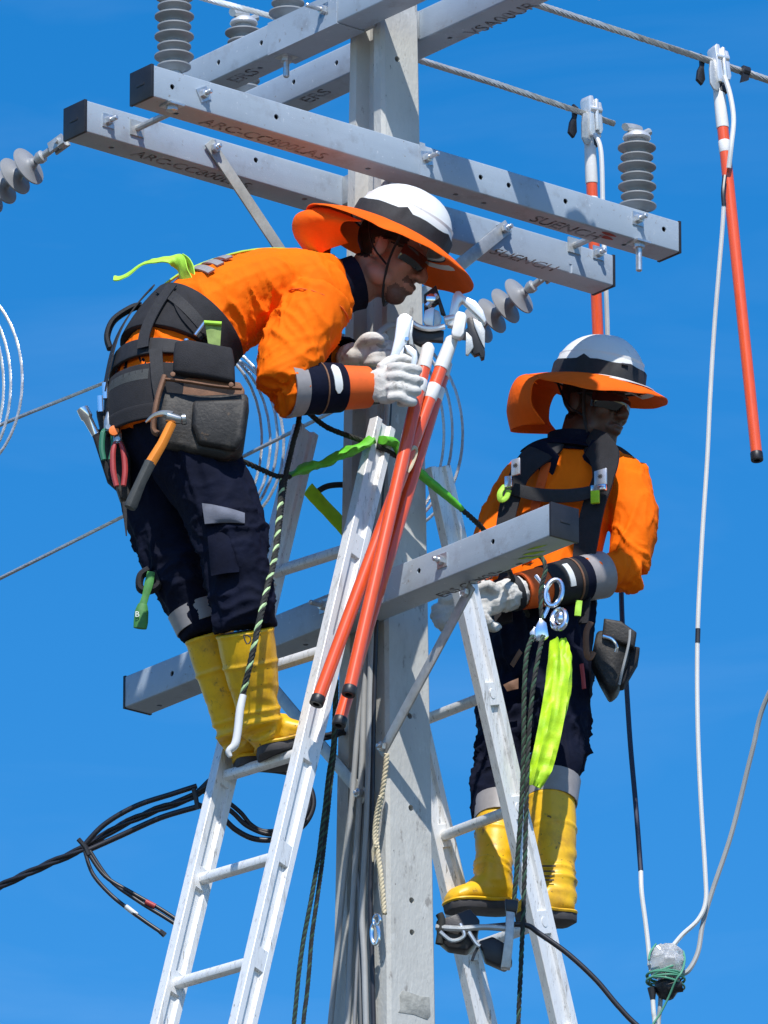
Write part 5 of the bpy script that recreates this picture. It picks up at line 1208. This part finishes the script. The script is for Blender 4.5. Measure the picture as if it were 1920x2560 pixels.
m = MB(); m.tube(spl(ats([(1811, 190, .88), (1826, 240, .87), (1834, 300, .86), (1828, 365, .85), (1822, 420, .86)]), 7), .0078, 8); m.build('white_section', M['white_cable'], g2)
m = MB(); m.tube(spl(ats([(1810, 505, .84), (1806, 570, .85), (1797, 680, .87), (1785, 830, .90), (1775, 1000, .92), (1768, 1150, .93), (1755, 1350, .94), (1744, 1580, .95), (1744, 1800, .95), (1752, 2000, .95), (1763, 2180, .95), (1764, 2255, .95), (1745, 2300, .95), (1705, 2338, .95), (1672, 2378, .95)]), 6), .0070, 8); m.build('white_section', M['white_cable'], g2)
m = MB(); m.tube(ats([(1745, 1572, .949), (1744, 1606, .949)]), .0082, 8); m.build('joint', M['black_cable'], g2)
m = MB(); m.tube(spl(ats([(1812, 440, .855), (1808, 480, .84), (1810, 515, .84)]), 4), .0075, 8); m.build('tape', M['black_cable'], g2)
g3 = thing('grounding_lead', at(1700, 2440, .95), 'grey lead coming from the right edge down to the clear ball', 'cable', 'leads of the grounding set')
m = MB(); m.tube(spl(ats([(2050, 1500, .7), (1920, 1738, .85), (1880, 1880, .90), (1830, 2080, .95), (1780, 2230, .97), (1757, 2310, .97), (1745, 2380, .96), (1722, 2425, .95), (1698, 2438, .95)]), 7), .0078, 8); m.build('lead', M['grey_cable'], g3)
mat('clear_plastic', (.86, .88, .90), .10, 0, .05, 10, trans=.6, spec=.6)
mat('wire_green', (.10, .34, .22), .4, 0, .1, 20)
hb = thing('junction_ball', at(1665, 2470, .95), 'crinkled clear plastic ball bound with green wire where the leads meet', 'cable junction')
m = MB(); c = at(1666, 2408, .95); ell(m, c, (.054, 0, 0), (0, .05, 0), (0, 0, .056), 22, 16)
for v in m.v:
    d = (v - c).normalized(); v += d * (.007 * (1 - abs(noise.noise(d * 3.2)) * 3) + .004 * noise.noise(d * 8))
m.build('ball', M['clear_plastic'], hb, 25)
m = MB(); ell(m, c + Vector((0, .0, -.004)), (.038, 0, 0), (0, .034, 0), (0, 0, .040), 14, 9)
for v in m.v: v += (v - c).normalized() * .010 * noise.noise(v * 45)
m.build('foil', M['aluminium_clean'], hb, 20)
m = MB(); m.lathe(at(1660, 2452, .95), (.3, 0, -1), [(0, .03), (.02, .038), (.045, .030), (.06, .012)], 12); m.tube(ats([(1668, 2470, .93), (1704, 2462, .93)]), [.018, .022], 10); m.tube(ats([(1630, 2470, .94), (1632, 2500, .94)]), [.015, .008], 8); m.build('split_bolt', M['black_plastic'], hb)
m = MB()
for i, (yy, tl) in enumerate(((2444, .10), (2452, -.05), (2460, .2), (2436, -.45), (2440, .02))):
    ring(m, at(1664, yy, .95), .058 if i < 3 else .054, .052, (tl * 1.0, .08, 1), .0032, 22, up=Vector((0, 1, 0)))
m.tube(spl(ats([(1622, 2400, .90), (1626, 2380, .92), (1640, 2360, .95)]), 4), .003, 6); m.tube(spl(ats([(1708, 2378, .95), (1712, 2400, .93), (1704, 2430, .90), (1690, 2450, .90), (1672, 2492, .92), (1650, 2535, .93), (1628, 2570, .93), (1600, 2650, .93)]), 6), .0032, 6)
o = m.build('green_wire', M['wire_green'], hb); o['kind'] = 'stuff'
for L_, mt, lab in (([(1632, 2500, .94), (1634, 2530, .94), (1638, 2570, .94), (1645, 2700, .9)], 'white_cable', 'short white lead leaving below the clear ball'), ([(1652, 2480, .96), (1650, 2520, .96), (1646, 2570, .96), (1650, 2700, .9)], 'grey_cable', 'short grey lead leaving below the clear ball')):
    wire('grounding_lead', lab, 'cable', ats(L_), .0075, M[mt], 'leads of the grounding set')
# ------------------------------------------------------------------ hardware and ropes in front of the standing worker
YK = .14
cb = thing('carabiner', at(1390, 1560, YK), 'bright chrome carabiner and swivel glinting in front of the standing worker', 'carabiner')
m = MB(); ring(m, at(1384, 1482, YK), .024, .044, (.1, -1, .1), .0075, rot=-.25); m.build('body', M['chrome'], cb)
m = MB(); ring(m, at(1398, 1548, YK - .01), .022, .034, (-.5, -1, .3), .0085, rot=.2); ell(m, at(1402, 1545, YK - .01), (.016, 0, 0), (0, .010, 0), (0, 0, .022)); m.build('swivel', M['chrome'], cb)
m = MB(); m.tube(spl(ats([(1340, 1440, YK + .02), (1362, 1470, YK), (1372, 1510, YK), (1358, 1545, YK)]), 5), .006, 8); m.build('gate', M['chrome'], cb)
ra = thing('rope_grab', at(1355, 1600, YK - .02), 'small steel rope grab above the two dark green ropes', 'rope grab')
plate(ra, 'side_plate', 'chrome', [(1336, 1570), (1350, 1545), (1366, 1556), (1372, 1590), (1356, 1604), (1340, 1600)], YK - .03, .02)
plate(ra, 'cam', 'buckle_steel', [(1324, 1580), (1338, 1566), (1344, 1586), (1334, 1602)], YK - .025, .016)
rope2('left of two black and green ropes hanging in front of the standing worker', ats([(1332, 1590, YK - .03), (1316, 1640, .06), (1310, 1750, .04), (1309, 1880, .03), (1303, 2020, .03), (1292, 2170, .05), (1284, 2265, .06)]), .0075, ['rope_black', 'rope_green'], 4, .06, group='black and green ropes')
rope2('right of two black and green ropes reaching down to the bottom edge', ats([(1358, 1590, YK - .03), (1346, 1640, .06), (1330, 1740, .03), (1320, 1880, .02), (1316, 2020, .01), (1312, 2160, .01), (1308, 2290, .01), (1302, 2420, .01), (1296, 2560, .01), (1290, 2800, .0)]), .0075, ['rope_black', 'rope_black', 'rope_green'], 3, .06, group='black and green ropes')
rope2('black rope loop rising from the rope grab under the lower crossarm', ats([(1355, 1560, YK - .02), (1352, 1480, YK - .01), (1364, 1420, YK), (1352, 1392, YK + .02), (1335, 1390, YK + .04)]), .0075, ['rope_black', 'rope_green'], 3, .05)
st2 = thing('sheathed_strap', at(1340, 1965, .05), 'bright yellow green sheathed strap hanging in front of the standing worker', 'strap')
ribbon(st2, 'sheath', 'lime_yellow', ats([(1396, 1596, YK - .01), (1398, 1660, .10), (1388, 1750, .08), (1370, 1850, .07), (1354, 1915, .06), (1338, 1964, .06)]), [.022, .032, .036, .036, .034, .018], Vector((.2, -1, .25)), .006, .014, 20, 10)
ribbon(st2, 'sheath_fold', 'lime_yellow', ats([(1412, 1596, YK + .02), (1422, 1640, .13), (1418, 1720, .11), (1404, 1790, .10), (1388, 1850, .09)]), [.012, .018, .018, .014, .006], Vector((.6, -.8, .2)), .006, .008, 24, 8)
# ------------------------------------------------------------------ dead-end clamp and cable at the standing worker's feet
de = thing('dead_end_clamp', at(1280, 2420, .02), 'dark cable clamp with steel hanger under the standing worker boot', 'cable clamp')
plate(de, 'wedge_body', 'black_plastic', [(1090, 2300), (1130, 2288), (1175, 2270), (1200, 2300), (1190, 2352), (1168, 2375), (1120, 2368), (1094, 2345)], .04, .06, .006)
plate(de, 'lower_shoe', 'black_plastic', [(1196, 2352), (1232, 2340), (1270, 2362), (1282, 2405), (1262, 2420), (1212, 2398)], .04, .05, .006)
m = MB(); m.tube(spl(ats([(1090, 2318, .03), (1150, 2322, .02), (1210, 2318, .02), (1270, 2322, .02)]), 5), .009, 8); m.build('rod', M['galvanised'], de)
plate(de, 'hanger', 'galvanised', [(1266, 2262), (1288, 2266), (1284, 2340), (1276, 2420), (1252, 2418), (1262, 2340)], .0, .03, .004)
plate(de, 'hanger_cap', 'black_plastic', [(1262, 2246), (1296, 2250), (1292, 2280), (1264, 2276)], -.004, .036, .004)
for L_ in ([(1172, 2330), (1190, 2358), (1200, 2366)], [(1100, 2330), (1130, 2352), (1160, 2340), (1150, 2310)]):
    m = MB(); m.tube(spl(ats([(x, y, .02) for x, y in L_]), 5), .0065, 8); m.build('bail', M['steel_bolt'], de)
m = MB(); m.tube(ats([(1196, 2366, .03), (1186, 2385, .03), (1180, 2402, .03)]), .004, 6); m.build('pin_tail', M['black_cable'], de)
wire('service_cable', 'single black cable sagging from the clamp to the lower right', 'cable', ats([(1150, 2325, .05), (1230, 2316, .03), (1310, 2312, .02), (1350, 2335, .02), (1420, 2385, .02), (1490, 2450, .02), (1545, 2515, .02), (1600, 2570, .02), (1720, 2660, .02)]), .0082, M['black_cable'])
for L_, lab in (([(1098, 2285), (1104, 2300), (1102, 2330), (1098, 2360)], 'dark tie rope wound round the pole edge at the cable clamp'),):
    wire('tie_rope', lab, 'rope', ats([(x, y, .03) for x, y in L_]), .012, M['rope_black'])
